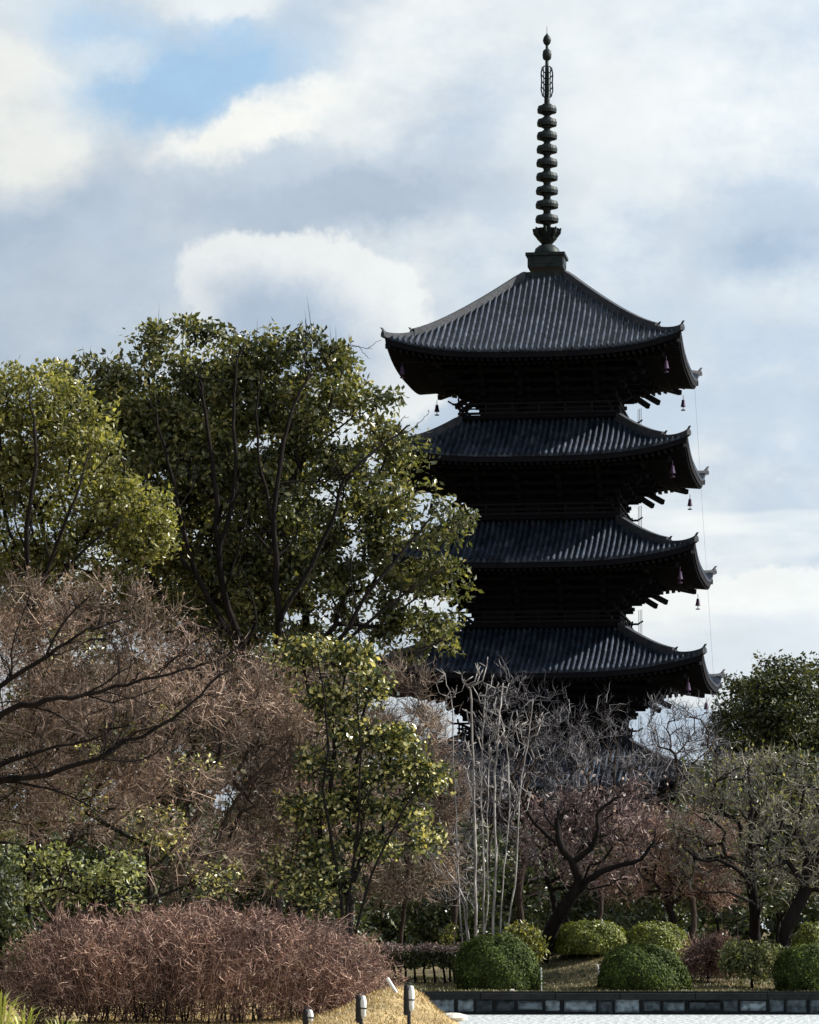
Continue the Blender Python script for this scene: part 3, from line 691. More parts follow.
# ---- dark understory shrubs that close the view behind the garden
US = 'dark evergreen shrubs in the shade behind the garden'
uspots = [(-30, 160, 60, 800, 'at the far left edge'), (45, 168, 60, 815, 'behind the leafy small tree'), (120, 158, 55, 800, 'behind the rust brown trees'), (190, 172, 58, 820, 'behind the low red bush'),
          (262, 160, 55, 810, 'behind the middle of the red bush'), (330, 166, 50, 830, 'behind the mottled leafy tree'), (392, 176, 46, 815, 'left of the pale stems'), (455, 170, 48, 810, 'behind the pale stems'),
          (522, 178, 48, 826, 'right of the pale stems'), (590, 172, 50, 840, 'behind the leaning dark trunk'), (655, 182, 46, 815, 'behind the wine red plum tree'), (718, 172, 52, 765, 'left of the upright plum trunk'),
          (778, 180, 54, 750, 'behind the two right plum trunks'), (835, 170, 52, 752, 'at the right edge')]
for i, (px, Y, hw, ty, w) in enumerate(uspots):
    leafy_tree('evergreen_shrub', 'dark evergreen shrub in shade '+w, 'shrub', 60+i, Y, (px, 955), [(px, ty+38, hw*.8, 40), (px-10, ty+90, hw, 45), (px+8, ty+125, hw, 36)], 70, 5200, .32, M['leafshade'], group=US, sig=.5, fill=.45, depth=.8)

def far_wood():
    rng = np.random.default_rng(77); n = 46000; Y = rng.uniform(335, 370, n); x = rng.uniform(-75, 75, n)
    top = 9.5+2.2*np.sin(x*.21)+1.5*np.sin(x*.53+2)+1.2*np.sin(x*1.1)+np.where(x < -8, 4, 0)
    P = np.stack([x, Y, top*rng.random(n)**.7], -1); mb = MB(); emit_leaves(mb, rng, P, 1.0, .2, .8)
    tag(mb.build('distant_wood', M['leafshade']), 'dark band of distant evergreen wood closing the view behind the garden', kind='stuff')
far_wood()
# ---- evergreens behind the brown trees on the left
LB = 'evergreen trees behind the bare brown trees'
leafy_tree('evergreen_tree', 'green tree seen through the rust brown twigs at the far left', 'tree', 51, 140, (60, 930), [(30, 600, 85, 40), (115, 605, 60, 40), (90, 700, 80, 60), (20, 770, 80, 60)], 280, 21000, .26, M['leafyellow'], group=LB, fill=.35)
leafy_tree('evergreen_tree', 'dark green tree under the left side of the great evergreen crown', 'tree', 52, 148, (190, 930), [(190, 600, 75, 50), (230, 690, 75, 55), (170, 750, 75, 60)], 240, 19000, .3, M['leafdark'], group=LB, fill=.35)
leafy_tree('evergreen_tree', 'dark green tree under the right side of the great evergreen crown', 'tree', 53, 152, (320, 930), [(320, 680, 60, 55), (300, 760, 70, 60), (350, 820, 60, 50)], 190, 14000, .3, M['leafshade'], group=LB, fill=.35)

# ---- the great broadleaf evergreen
leafy_tree('great_evergreen_tree', 'huge spreading broadleaf evergreen left of the pagoda with dark upright limbs', 'tree', 11, 138, (285, 930),
           [(190, 385, 105, 62), (105, 400, 62, 48), (72, 382, 34, 30), (285, 390, 75, 60), (345, 430, 65, 55), (385, 470, 55, 48), (415, 540, 55, 50), (425, 600, 46, 42), (395, 636, 62, 24), (300, 520, 95, 80), (180, 500, 95, 80), (270, 600, 110, 55), (130, 450, 70, 60), (160, 450, 85, 75, 4), (240, 540, 95, 85, 4), (250, 430, 80, 70, 4)],
           1350, 88000, .26, M['leafdark'], trunk=[(280, 820), (270, 700)], sig=.34, fill=.06, shell=.5, depth=.62, wscale=1.0, r0=.022, bf=.22, sprigs=22,
           limbs=[([(270, 720, -1), (235, 640, -2.5), (218, 560, -3.1), (215, 470, -3.3), (200, 380, -3)], 0.204, 0.040, 7), ([(218, 560, -3.1), (238, 480, -3.3), (232, 400, -2.7), (240, 350, -2)], 0.109, 0.032, 5), ([(235, 640, -2.5), (190, 570, -3.1), (172, 470, -3.1), (150, 400, -3)], 0.122, 0.032, 6),
                  ([(270, 720, -1), (280, 620, -2.7), (272, 520, -3.0), (285, 430, -2.6), (310, 370, -2)], 0.177, 0.040, 7), ([(272, 520, -3.0), (255, 440, -3.1), (262, 370, -3)], 0.082, 0.024, 4), ([(190, 570, -3.1), (140, 500, -3.0), (110, 430, -3)], 0.088, 0.024, 5),
                  ([(280, 620, -2.7), (330, 530, -2.6), (345, 470, -3), (410, 425, -2)], 0.116, 0.032, 6), ([(270, 720, -1), (335, 650, -3), (370, 590, -3), (430, 520, -2)], 0.136, 0.032, 7), ([(335, 650, -3), (395, 600, -2.8), (440, 570, -2)], 0.082, 0.024, 5),
                  ([(270, 715, -1), (330, 668, -2.6), (385, 664, -2.6), (445, 640, -2)], 0.122, 0.032, 7)])
# ---- yellow green tree
leafy_tree('yellow_green_tree', 'yellow green leafy tree at the left edge in front of the great evergreen', 'tree', 12, 128, (30, 930),
           [(35, 395, 55, 32), (0, 430, 60, 50), (70, 450, 50, 50), (40, 510, 80, 50), (125, 515, 45, 38), (100, 555, 70, 22), (0, 560, 60, 30), (145, 540, 28, 24)],
           420, 24000, .22, M['leafyellow'], trunk=[(30, 800), (30, 620)], sig=.42, fill=.08, shell=.4, depth=.8, bf=.25,
           limbs=[([(30, 640, -2), (25, 540, -3.6), (38, 450, -4), (30, 400, -3)], .13, .03, 6), ([(35, 600, -3), (75, 500, -4), (90, 450, -3)], .09, .02, 5), ([(30, 620, -2), (70, 560, -4), (120, 520, -3.6)], .09, .02, 5)])

# ---- bare trees, left
BT = 'bare brown trees on the left bank'
bare_tree('bare_tree', 'bare rust brown tree with long dark limbs reaching in from the left edge', 'tree', 21, 104, (-95, 960),
          [(20, 640, 90, 40), (130, 640, 70, 30), (60, 720, 130, 40), (150, 700, 80, 30), (60, 790, 120, 45), (150, 780, 70, 30), (180, 850, 60, 30)], 330, 2500, 7000, M['rusttwig'],
          trunk=[(-100, 860), (-90, 800)], group=BT, len1=.9, r1=.010, len2=.45, r2=.0065, wob=.22, up=.2, r0=.009, wscale=1.0, depth=.5, dry=3000, drym=M['rustleaf'], dsize=.10, shell=.0,
          limbs=[([(-90, 830, -2), (-20, 782, -5), (60, 772, -5.4), (120, 750, -5.4), (180, 712, -5.2), (232, 668, -5)], .12, .018, 12), ([(-90, 800, -2), (-10, 716, -5), (40, 702, -5.6), (90, 694, -5.4), (150, 678, -5.2), (205, 664, -5)], .12, .018, 12),
                 ([(-90, 790, -2), (-10, 690, -5), (45, 660, -5.4), (80, 632, -5.4), (130, 618, -5)], .10, .015, 10), ([(45, 660, -5.4), (62, 620, -5.6), (95, 592, -5.4)], .05, .014, 7), ([(-90, 860, -2), (-10, 764, -5), (50, 752, -5.6), (110, 732, -5.4)], .09, .015, 9),
                 ([(-90, 850, -2), (-10, 775, -5), (60, 790, -5.2), (100, 812, -5)], .07, .012, 8), ([(-90, 850, -2), (0, 838, -5), (60, 862, -5.2), (110, 895, -5), (150, 912, -5)], .06, .012, 8)])
bare_tree('bare_tree', 'bare rust brown twiggy tree above the middle of the low red bush', 'tree', 22, 116, (205, 945),
          [(190, 700, 85, 60), (130, 770, 80, 50), (230, 790, 90, 60), (200, 860, 90, 40), (260, 710, 50, 50)], 330, 2800, 6500, M['rusttwig'], barkm=M['barkbrown'],
          trunk=[(210, 880)], group=BT, len1=.85, r1=.012, len2=.42, r2=.008, r0=.015, wscale=1.3, dry=4200, drym=M['rustleaf'], dsize=.11,
          limbs=[([(210, 930, 0), (205, 850, -2), (170, 780, -3.5), (150, 720, -3.5)], .1, .02, 9), ([(206, 860, -2), (240, 790, -3.5), (290, 740, -3.5)], .08, .02, 9), ([(209, 900, -1), (160, 880, -3), (110, 850, -3.2)], .06, .015, 6), ([(150, 930, -1), (160, 880, -3), (185, 840, -3.2)], .05, .015, 6), ([(250, 930, -1), (275, 880, -2.6), (330, 850, -3.2)], .05, .015, 6)])
bare_tree('bare_tree', 'bare tan brown tree left of the mottled glossy tree', 'tree', 23, 122, (290, 945),
          [(300, 690, 50, 50), (270, 760, 60, 60), (330, 790, 50, 50), (280, 850, 60, 45)], 260, 2200, 6500, M['tantwig'], barkm=M['barkbrown'],
          trunk=[(288, 880)], group=BT, len1=.85, r1=.012, len2=.45, r2=.009, r0=.015, wscale=1.2, dry=2600, drym=M['rustleaf'], dsize=.12)
bare_tree('bare_tree', 'bare brown tree at the far left behind the dark limbs', 'tree', 24, 124, (60, 945),
          [(30, 620, 60, 40), (100, 620, 60, 40), (50, 700, 80, 60), (60, 800, 80, 60)], 260, 2200, 6500, M['tantwig'], barkm=M['barkbrown'],
          trunk=[(60, 880)], group=BT, len1=.85, r1=.012, len2=.45, r2=.009, r0=.015, wscale=1.2, dry=2600, drym=M['rustleaf'], dsize=.12)
bare_tree('bare_tree', 'bare grey brown tree between the mottled glossy tree and the pale stems', 'tree', 25, 134, (400, 950),
          [(402, 682, 26, 18), (405, 740, 45, 34), (420, 800, 45, 45), (400, 870, 55, 40)], 260, 3000, 6500, M['tantwig'], barkm=M['barkbrown'], trunk=[(405, 900)], len1=.9, r1=.014, len2=.5, r2=.01, r0=.013)

bare_tree('bare_tree', 'thin bare tan tree just in front of the left side of the mottled glossy tree', 'tree', 26, 116, (305, 950),
          [(310, 740, 40, 40), (300, 800, 40, 40), (345, 840, 50, 40), (320, 880, 50, 24)], 130, 800, 1800, M['tantwig'], barkm=M['barkbrown'], trunk=[(306, 900)], group=BT, len1=.8, r1=.016, len2=.45, r2=.012, r0=.014, dry=500, drym=M['rustleaf'], dsize=.14)
leafy_tree('leafy_shrub', 'thin green and yellow leaved shrub showing through the rust brown twigs at the left', 'shrub', 39, 110, (150, 955), [(70, 640, 26, 14, 8), (110, 760, 30, 18), (160, 830, 34, 22), (190, 770, 22, 16), (210, 880, 30, 18), (80, 800, 26, 16)], 90, 2600, .17, M['leafvar'], trunk=[(150, 900)], sig=.32, fill=.1)
# ---- mottled glossy tree and small leafy trees
leafy_tree('glossy_leaf_tree', 'glossy mottled yellow and green tree left of the pale stems', 'tree', 31, 113.5, (345, 945),
           [(300, 652, 24, 12), (345, 660, 26, 14), (372, 690, 20, 15), (330, 702, 24, 14), (352, 735, 22, 17), (395, 742, 24, 15), (322, 762, 20, 14), (372, 775, 26, 13), (425, 778, 22, 14), (348, 805, 26, 14),
            (400, 812, 24, 13), (305, 812, 18, 15), (432, 842, 16, 9), (372, 842, 22, 12), (318, 852, 16, 12), (340, 880, 16, 12)],
           280, 14500, .18, M['leafvar'], trunk=[(350, 900)], sig=.34, fill=.12, shell=.3, aspect=.6,
           limbs=[([(350, 960, 0), (338, 880, -.6), (322, 800, -1), (330, 720, -1), (318, 660, -.6)], .07, .02, 9), ([(352, 950, 0), (375, 860, -.8), (410, 800, -1), (428, 770, -.6)], .055, .015, 8), ([(345, 940, 0), (356, 840, -.8), (362, 760, -1), (355, 690, -.2)], .06, .015, 8)])
leafy_tree('glossy_leaf_shrub', 'glossy mottled shrub behind the right end of the red bush', 'shrub', 32, 113, (295, 945),
           [(300, 870, 32, 30), (315, 895, 26, 22)], 60, 1900, .17, M['leafvar'], trunk=[(298, 910)], sig=.3, fill=.1)
leafy_tree('pale_leaf_tree', 'small tree with pale green leaves and a dark double trunk at the left', 'tree', 33, 98, (93, 950),
           [(42, 860, 28, 12), (84, 884, 18, 20), (115, 868, 22, 16), (26, 892, 24, 13), (124, 902, 16, 12)], 90, 1700, .15, M['leafpale'], trunk=[(93, 890)], sig=.3, fill=.1, r0=.02, extra=[[(93, 930), (101, 890), (108, 850)]])
leafy_tree('dark_leaf_shrub', 'dark glossy shrub standing at the left edge beside the red bush', 'shrub', 34, 84, (2, 985),
           [(0, 900, 22, 34), (12, 930, 18, 26), (-15, 940, 26, 30)], 80, 2300, .15, M['leafshade'], trunk=[(0, 950)], sig=.25, fill=.2)

# ---- multi-stem pale tree
def pale_stems():
    Y = 121; rng = np.random.default_rng(8)
    bx = at(487, 930, Y); bx[2] = float(ground_z(bx[0], Y))-.1; SH = 121/115.5
    root = empty('multi_stem_tree', tuple(bx), 'pollarded tree with many straight pale stems in front of the pagoda base', 'tree')
    stems = [([(462, 960), (458, 880), (455, 790), (452, 700), (449, 690)], .05), ([(474, 960), (476, 850), (473, 760), (471, 690), (466, 684)], .085), ([(482, 960), (484, 880), (481, 800), (483, 720), (487, 684)], .06),
             ([(490, 960), (496, 860), (494, 780), (499, 720), (503, 683)], .08), ([(498, 960), (503, 880), (510, 800), (507, 740), (513, 712)], .05), ([(500, 960), (516, 880), (520, 790), (528, 740), (533, 700)], .055),
             ([(470, 960), (466, 900), (440, 860), (425, 838), (413, 822)], .05), ([(478, 960), (489, 900), (487, 830), (489, 770), (490, 735)], .045), ([(468, 960), (464, 902), (448, 880), (432, 862), (420, 838)], .035)]
    for pts, r in stems:
        mb = MB(); P = [at(x, y, Y+rng.uniform(-.4, .4)) for x, y in pts]; P[0] = np.array([P[0][0]*.9+bx[0]*.1, Y, bx[2]])
        # resample with small wobble
        P = np.array(P); t = np.linspace(0, len(P)-1, 22); Q = np.stack([np.interp(t, np.arange(len(P)), P[:, i]) for i in range(3)], -1)
        Q[1:-1] += rng.normal(size=(20, 3))*.015
        rr = r*np.linspace(1.15, .55, 22)
        rr = rr*.55; mb.tube(Q-bx, rr, 7)
        for s in range(10):   # short knuckled side shoots near the top
            k = rng.integers(9, 21); d = np.array([rng.choice([-1, 1])*rng.uniform(.4, 1), rng.uniform(-.5, .5), rng.uniform(.15, .7)]); L = rng.uniform(.35, 1.0)
            q0 = Q[k]-bx; q1 = q0+d*L*.5+np.array([0, 0, .0]); q2 = q1+np.array([d[0]*.25, 0, abs(d[2])+.3])*L*.6
            mb.tube([q0, q1, q2], [r*.34, r*.28, r*.2], 5)
            for z in range(3):
                e = q2+rng.normal(size=3)*.15+np.array([0, 0, .18]); mb.tube([q2, (q2+e)/2, e], [.022, .018, .01], 4)
        mb.build('stem', M['palebark'], root, smooth=True)
pale_stems()

# ---- grey twiggy trees in front of the pagoda
GT = 'bare grey trees in front of the pagoda base'
bare_tree('bare_tree', 'bare grey tree with a tall forked top against the second lowest roof', 'tree', 71, 138, (528, 945),
          [(520, 720, 40, 42), (540, 770, 50, 40), (500, 800, 50, 40), (545, 830, 50, 40)], 200, 600, 1500, M['graytwig'], barkm=M['barkbrown'], trunk=[(525, 860), (522, 800)], group=GT, len1=.8, r1=.015, len2=.5, r2=.010, r0=.028, wscale=.75, wob=.3, up=.5)
bare_tree('bare_tree', 'bare grey tree in front of the lowest tiled roof', 'tree', 72, 150, (590, 945),
          [(590, 735, 50, 36), (560, 770, 50, 40), (620, 780, 50, 36)], 190, 420, 1000, M['graytwig'], barkm=M['barkbrown'], trunk=[(590, 860)], group=GT, len1=.8, r1=.015, len2=.5, r2=.010, r0=.028, wscale=.75, wob=.34, up=.5)
bare_tree('bare_tree', 'bare grey tree below the right corner of the second lowest roof', 'tree', 73, 155, (680, 945),
          [(680, 735, 44, 38), (650, 780, 50, 40), (710, 780, 46, 40)], 230, 700, 1600, M['graytwig'], barkm=M['barkbrown'], trunk=[(680, 860)], group=GT, len1=.8, r1=.015, len2=.5, r2=.010, r0=.028, wscale=.75, wob=.34, up=.5)
bare_tree('bare_tree', 'bare grey tree directly behind the pale stems', 'tree', 74, 146, (455, 945),
          [(440, 770, 40, 40), (470, 800, 50, 44), (450, 860, 50, 44)], 220, 800, 1800, M['graytwig'], barkm=M['barkbrown'], trunk=[(455, 880)], group=GT, len1=.8, r1=.015, len2=.5, r2=.010, r0=.026, wscale=.75, wob=.3, up=.5)

# ---- plum trees right
PT = 'gnarled bare plum trees behind the clipped bushes'
bare_tree('plum_tree', 'gnarled dark leaning plum tree behind the golden clipped bush', 'tree', 81, 124, (545, 950),
          [(575, 830, 50, 34), (550, 870, 40, 30), (620, 820, 40, 30), (600, 870, 50, 24)], 190, 800, 2000, M['plumtwig'], trunk=[(556, 915)],
          limbs=[([(543, 955, 0), (556, 915, -1), (582, 888, -1.4), (574, 862, -1.6), (556, 842, -1.6), (560, 810, -1.4)], .30, .06, 8), ([(580, 884, -1.4), (612, 866, -2), (640, 862, -2), (655, 840, -2)], .14, .03, 8), ([(574, 862, -1.6), (600, 838, -2), (596, 812, -2), (620, 795, -2)], .12, .03, 8), ([(556, 842, -1.6), (530, 820, -2), (520, 795, -2)], .1, .025, 7)], group=PT, len1=.7, r1=.016, len2=.4, r2=.011, r0=.018, wscale=1.0, wob=.38, up=.3, dry=700, dsize=.17)
bare_tree('plum_tree', 'wine red twigged plum tree between the leaning trunk and the upright trunk', 'tree', 82, 130, (665, 945),
          [(660, 842, 46, 26), (705, 850, 40, 28), (650, 880, 50, 20), (700, 885, 40, 20)], 260, 2000, 7500, M['redtwig'], trunk=[(668, 905)], group=PT, len1=.7, r1=.011, len2=.4, r2=.0075, r0=.02, wob=.36, up=.3, dry=700, dsize=.13)
bare_tree('plum_tree', 'plum tree with a straight upright dark trunk and lichen grey twigs', 'tree', 83, 122, (755, 960),
          [(745, 790, 60, 40), (720, 830, 50, 40), (790, 800, 50, 40), (750, 870, 70, 26)], 230, 1000, 2600, M['lichentwig'], trunk=[(754, 900), (750, 850)], group=PT,
          limbs=[([(756, 960, -.5), (756, 905, -.8), (750, 850, -1.4), (752, 800, -1.6)], .2, .05, 8), ([(752, 880, -1.2), (725, 860, -2), (700, 862, -2), (682, 845, -2)], .09, .02, 9), ([(752, 862, -1.2), (780, 850, -2), (800, 835, -2)], .08, .02, 8), ([(755, 905, -1), (735, 893, -2), (700, 892, -2)], .06, .02, 7)], len1=.7, r1=.013, len2=.4, r2=.009, r0=.028, wscale=1.0, wob=.4, up=.35, dry=1200, drym=M['leafyellow'], dsize=.12)
bare_tree('plum_tree', 'plum tree at the right edge with a thick trunk curving left at the ground', 'tree', 84, 118.5, (784, 965),
          [(820, 810, 50, 40), (790, 850, 50, 40), (850, 860, 50, 50)], 180, 800, 2000, M['lichentwig'], trunk=[(790, 920), (806, 890), (808, 865), (826, 845)], group=PT, len1=.7, r1=.013, len2=.4, r2=.009, r0=.032, wscale=1.15, wob=.4, up=.35, dry=700, drym=M['leafyellow'], dsize=.12)

# ---- clipped bushes
def bush(name, label, seed, px, py_top, py_bot, w, Y, mat, group, ls=.10, dens=1900, rag=.035, depth=.9):
    rng = np.random.default_rng(seed); c = at(px, py_bot, Y); rx = w/2*Y/F; H = (py_bot-py_top)*Y/F
    gz = float(ground_z(c[0], Y)); bx = np.array([c[0], Y, gz]); H = c[2]+H-gz
    root = empty(name, tuple(bx), label, 'bush', group)
    nu, nv = 32, 14; u = np.arange(nu)*2*pi/nu; v = np.linspace(-.25, 1, nv)*pi/2
    def sh(uu, vv, k=1.0):
        lump = 1+.07*np.sin(3*uu+seed)*np.cos(2*vv+seed)+.045*np.sin(5*uu+2*seed+3*vv)+.03*np.sin(9*uu+seed)*np.sin(7*vv)
        cr = np.abs(np.cos(vv))**.86; zz = np.sin(vv)
        return np.stack([rx*k*lump*cr*np.cos(uu), rx*depth*k*lump*cr*np.sin(uu), H*.22+H*.76*k*lump*zz], -1)
    U, Vv = np.meshgrid(u, v); P = sh(U, Vv, .91)
    i = np.arange(nv-1)[:, None]*nu; j = np.arange(nu)[None]; q = np.stack([i+j, i+(j+1) % nu, i+nu+(j+1) % nu, i+nu+j], -1).reshape(-1, 4)
    mb = MB().addnp(P, q); n = int(dens*rx*H*4.5)
    uu = rng.random(n)*2*pi; vv = np.arcsin(rng.uniform(-.3, 1, n)); L = sh(uu, vv, 1.0)*(.93+.07*rng.random((n, 1))**.5); L *= (1+rng.normal(size=(n, 1))*rag*.6)
    L[:, 2] = np.maximum(L[:, 2], .02)
    nrm = np.stack([np.cos(vv)*np.cos(uu)/rx, np.cos(vv)*np.sin(uu)/rx, np.sin(vv)/H], -1); nrm /= np.linalg.norm(nrm, axis=1)[:, None]
    nrm += rng.normal(size=(n, 3))*.32; nrm /= np.linalg.norm(nrm, axis=1)[:, None]
    t = rng.normal(size=(n, 3)); t -= nrm*(t*nrm).sum(1)[:, None]; t /= np.linalg.norm(t, axis=1)[:, None]; sd = np.cross(nrm, t)
    LL = ls*rng.uniform(.6, 1.3, n)[:, None]; o4 = np.arange(n)[:, None]*4
    mb.addnp(np.stack([L, L+t*LL*.5+sd*LL*.3, L+t*LL+nrm*LL*.2, L+t*LL*.5-sd*LL*.3], 1), np.concatenate([o4+np.array([[0, 1, 2]]), o4+np.array([[0, 2, 3]])], 0))
    mb.build('crown', mat, root)
    mb = MB()
    for s in range(4):
        a = s*1.6+seed; mb.tube([(0, 0, -.1), (cos(a)*.1, sin(a)*.1, H*.2), (cos(a)*rx*.4, sin(a)*rx*.4, H*.6)], [.06, .045, .02], 5)
    mb.build('trunk', M['bark'], root)
    return root
CB = 'clipped round bushes on the bank'
bush('clipped_bush', 'large dark green clipped round bush in front of the pale stems', 1, 497, 936, 992, 84, 117, M['leafbox'], CB)
bush('clipped_bush', 'golden green clipped bush on the mound behind the leaning trunk', 2, 592, 921, 950, 76, 124, M['leafgold'], CB)
bush('clipped_bush', 'olive green clipped bush behind, upper right of the mound', 3, 655, 923, 955, 66, 124, M['leafgold'], CB)
bush('clipped_bush', 'low dark green clipped round bush at the right foot of the mound', 4, 642, 946, 992, 88, 116.5, M['leafbox'], CB)
bush('clipped_bush', 'dark green clipped bush at the right edge beside the water wall', 5, 808, 945, 994, 64, 116.5, M['leafbox'], CB)
bush('clipped_bush', 'small golden clipped bush at the right edge behind the thick curved trunk', 6, 812, 924, 952, 44, 123, M['leafgold'], CB)
leafy_tree('leafy_shrub', 'loose yellow green leafy shrub between the two right clipped bushes', 'shrub', 35, 118, (752, 985), [(735, 955, 16, 14), (762, 958, 24, 16), (750, 968, 28, 14)], 60, 2600, .15, M['leafpale'], sig=.2, fill=.2, trunk=[(752, 972)])
leafy_tree('leafy_shrub', 'small yellow green shrub behind the large clipped bush', 'shrub', 36, 119.5, (525, 975), [(524, 936, 18, 13), (530, 950, 16, 14)], 45, 1300, .15, M['leafyellow'], sig=.2, fill=.2, trunk=[(525, 955)])
leafy_tree('leafy_shrub', 'tiny yellow shrub left of the large clipped bush', 'shrub', 37, 122, (450, 975), [(449, 931, 7, 6), (449, 945, 9, 10)], 16, 260, .12, M['leafyellow'], sig=.12, fill=.2, trunk=[(450, 950)])
bare_tree('twiggy_shrub', 'low red brown twiggy shrub left of the loose yellow green shrub', 'shrub', 38, 120, (708, 975), [(698, 962, 16, 14), (722, 958, 18, 16), (710, 952, 14, 12)], 60, 1700, 3400, M['redtwig'], trunk=[(708, 965)], len1=.45, r1=.012, len2=.25, r2=.009, r0=.012)
def hedge():
    rng = np.random.default_rng(9); Y = 121.5
    bx = np.array([(420-CX)*Y/F, Y, float(ground_z((420-CX)*Y/F, Y))])
    root = empty('low_hedge', tuple(bx), 'low hedge with a rusty brown flat top and bare dark legs', 'hedge')
    n = 5200; P = np.stack([rng.uniform(-1.6, 1.35, n), rng.uniform(-.6, .6, n), .55+.75*rng.random(n)**.6], -1)
    P[:, 2] += .06*np.sin(P[:, 0]*5)
    lo = P[P[:, 2] < 1.08]; hi = P[P[:, 2] >= 1.08]
    mb = MB(); emit_leaves(mb, rng, lo, .12, .3, .6); mb.build('foliage', M['leafshade'], root)
    mb = MB(); emit_leaves(mb, rng, hi, .11, .6, .6); tag(mb.build('foliage', M['leafdry'], root), 'rusty brown top of the hedge')
    for x in np.linspace(-1.5, 1.2, 9):
        mb = MB(); mb.tube([(x, rng.uniform(-.3, .3), -.05), (x+rng.uniform(-.08, .08), 0, .4), (x+rng.uniform(-.2, .2), 0, .9)], [.05, .04, .02], 5); mb.build('stem', M['bark'], root)
hedge()

# ---- the big red brown bush on the near bank
def red_bush():
    rng = np.random.default_rng(10); Y = 76.2
    bx = np.array([(195-CX)*Y/F, Y, .0])
    root = empty('red_brown_bush', tuple(bx), 'wide mounded red brown leafless bush on the near bank', 'bush')
    mb = MB(); wood = MB()
    n = 2600; x = rng.uniform(-4.0, 4.2, n); y = rng.uniform(-2.3, 2.3, n)
    prof = lambda x, y: np.sqrt(np.clip(1-np.abs(x/4.3)**3.2-np.abs(y/2.6)**3, 0, 1))
    h = 2.40*prof(x, y)*(1+.05*np.sin(x*1.9+1)+.03*np.sin(x*4.3+y*3)); keep = h > .5; x, y, h = x[keep], y[keep], h[keep]; n = len(x)
    base = np.stack([x*.86, y*.8, np.full(n, .0)], -1)
    t0 = rng.random((n, 1))*.72
    top = np.stack([x, y, h*.96], -1); P0 = base+(top-base)*t0; P2 = base+(top-base)*np.minimum(1, t0+.5)+rng.normal(size=(n, 3))*.12
    emit_twigs(mb, P0, (P0+P2)/2+rng.normal(size=(n, 3))*.09, P2, .009)
    d = np.stack([x*.12, y*.15, np.full(n, .6)], -1)
    src = np.concatenate([P2-np.array([0, 0, .1]), P2-np.array([0, 0, .1]), P0+np.array([0, 0, .15])]); dd = np.concatenate([d, d, d*.6])
    tp = twig_cloud(mb, rng, src, dd, 11000, .34, .009, 26000, .2, .007, up=.02, spread=.95)
    mb.build('crown', M['redtwig'], root)
    lf = MB(); emit_leaves(lf, rng, tp[rng.integers(0, len(tp), 5000)], .07, .2, .6); lf.build('withered_leaves', M['rustleaf'], root)
    for s in range(60):
        wood = MB(); i = rng.integers(0, n); wood.tube([base[i]+(0, 0, -.1), base[i]*.95+np.array([0, 0, .4])+rng.normal(size=3)*.08, P0[i]+(0, 0, .2)], [.025, .018, .008], 4); wood.build('stem', M['barkbrown'], root)
red_bush()

# ---- grass
def blades(name, label, mat, pts, h, seed, lean=.35, w=.012):
    rng = np.random.default_rng(seed); n = len(pts); a = rng.random(n)*2*pi
    H = h*rng.uniform(.5, 1.4, n)[:, None]; d = np.stack([np.cos(a), np.sin(a), np.zeros(n)], -1)
    side = np.stack([-np.sin(a), np.cos(a), np.zeros(n)], -1)*w; upv = np.array([[0, 0, 1.]])
    V = np.stack([pts-side, pts+side, pts+side*.7+upv*H*.55+d*H*lean*.4, pts-side*.7+upv*H*.55+d*H*lean*.4, pts+upv*H*.9+d*H*lean], 1)
    o = np.arange(n)[:, None]*5
    f = np.concatenate([o+np.array([[0, 1, 2]]), o+np.array([[0, 2, 3]]), o+np.array([[3, 2, 4]])], 0)
    return tag(MB().addnp(V, f).build(name, mat), label, kind='stuff')
rng = np.random.default_rng(20)
x = rng.uniform(-7, 1.4, 42000); y = rng.uniform(62, 90, 42000); k = x < pen_edge(y)-.35; x, y = x[k], y[k]
blades('dry_grass', 'dry tan grass on the near bank', M['grassdry'], np.stack([x, y, ground_z(x, y)-.01], -1), .075, 21, w=.010, lean=.8)
x = rng.uniform(-6, 14, 42000); y = rng.uniform(114, 135, 42000)
blades('short_grass', 'short olive and brown grass behind the pond wall', M['grassgreen'], np.stack([x, y, ground_z(x, y)-.01], -1), .09, 22, w=.022)

def reeds(px, Y, seed, label, n=26, H=.9):
    rng = np.random.default_rng(seed); x0 = (px-CX)*Y/F; z = float(ground_z(x0, Y)); mb = MB()
    for i in range(n):
        a = rng.uniform(0, 2*pi); l = rng.uniform(.15, .7); h = H*rng.uniform(.6, 1.1); p = np.array([cos(a), sin(a), 0])*.08
        P = [p, p+np.array([cos(a)*l*.2, sin(a)*l*.2, h*.5]), p+np.array([cos(a)*l*.5, sin(a)*l*.5, h*.85]), p+np.array([cos(a)*l, sin(a)*l, h*.95])]
        s = np.array([-sin(a), cos(a), 0])*.018; V = []
        for q, wv in zip(P, (1, 1, .7, .05)): V += [q-s*wv, q+s*wv]
        mb.add(V, [(0, 1, 3, 2), (2, 3, 5, 4), (4, 5, 7, 6)])
    o = mb.build('reed_clump', M['reed']); o.location = (x0, Y, z-.03); tag(o, label, 'reeds', 'yellow green reed clumps at the lower left corner')
reeds(0, 62, 1, 'yellow green reed clump at the left edge of the lower left corner', H=1.0)
reeds(24, 63, 2, 'yellow green reed clump second from the lower left corner', H=.75)
reeds(62, 62.5, 3, 'yellow green reed clump nearest the foot of the red bush', n=18, H=.55)

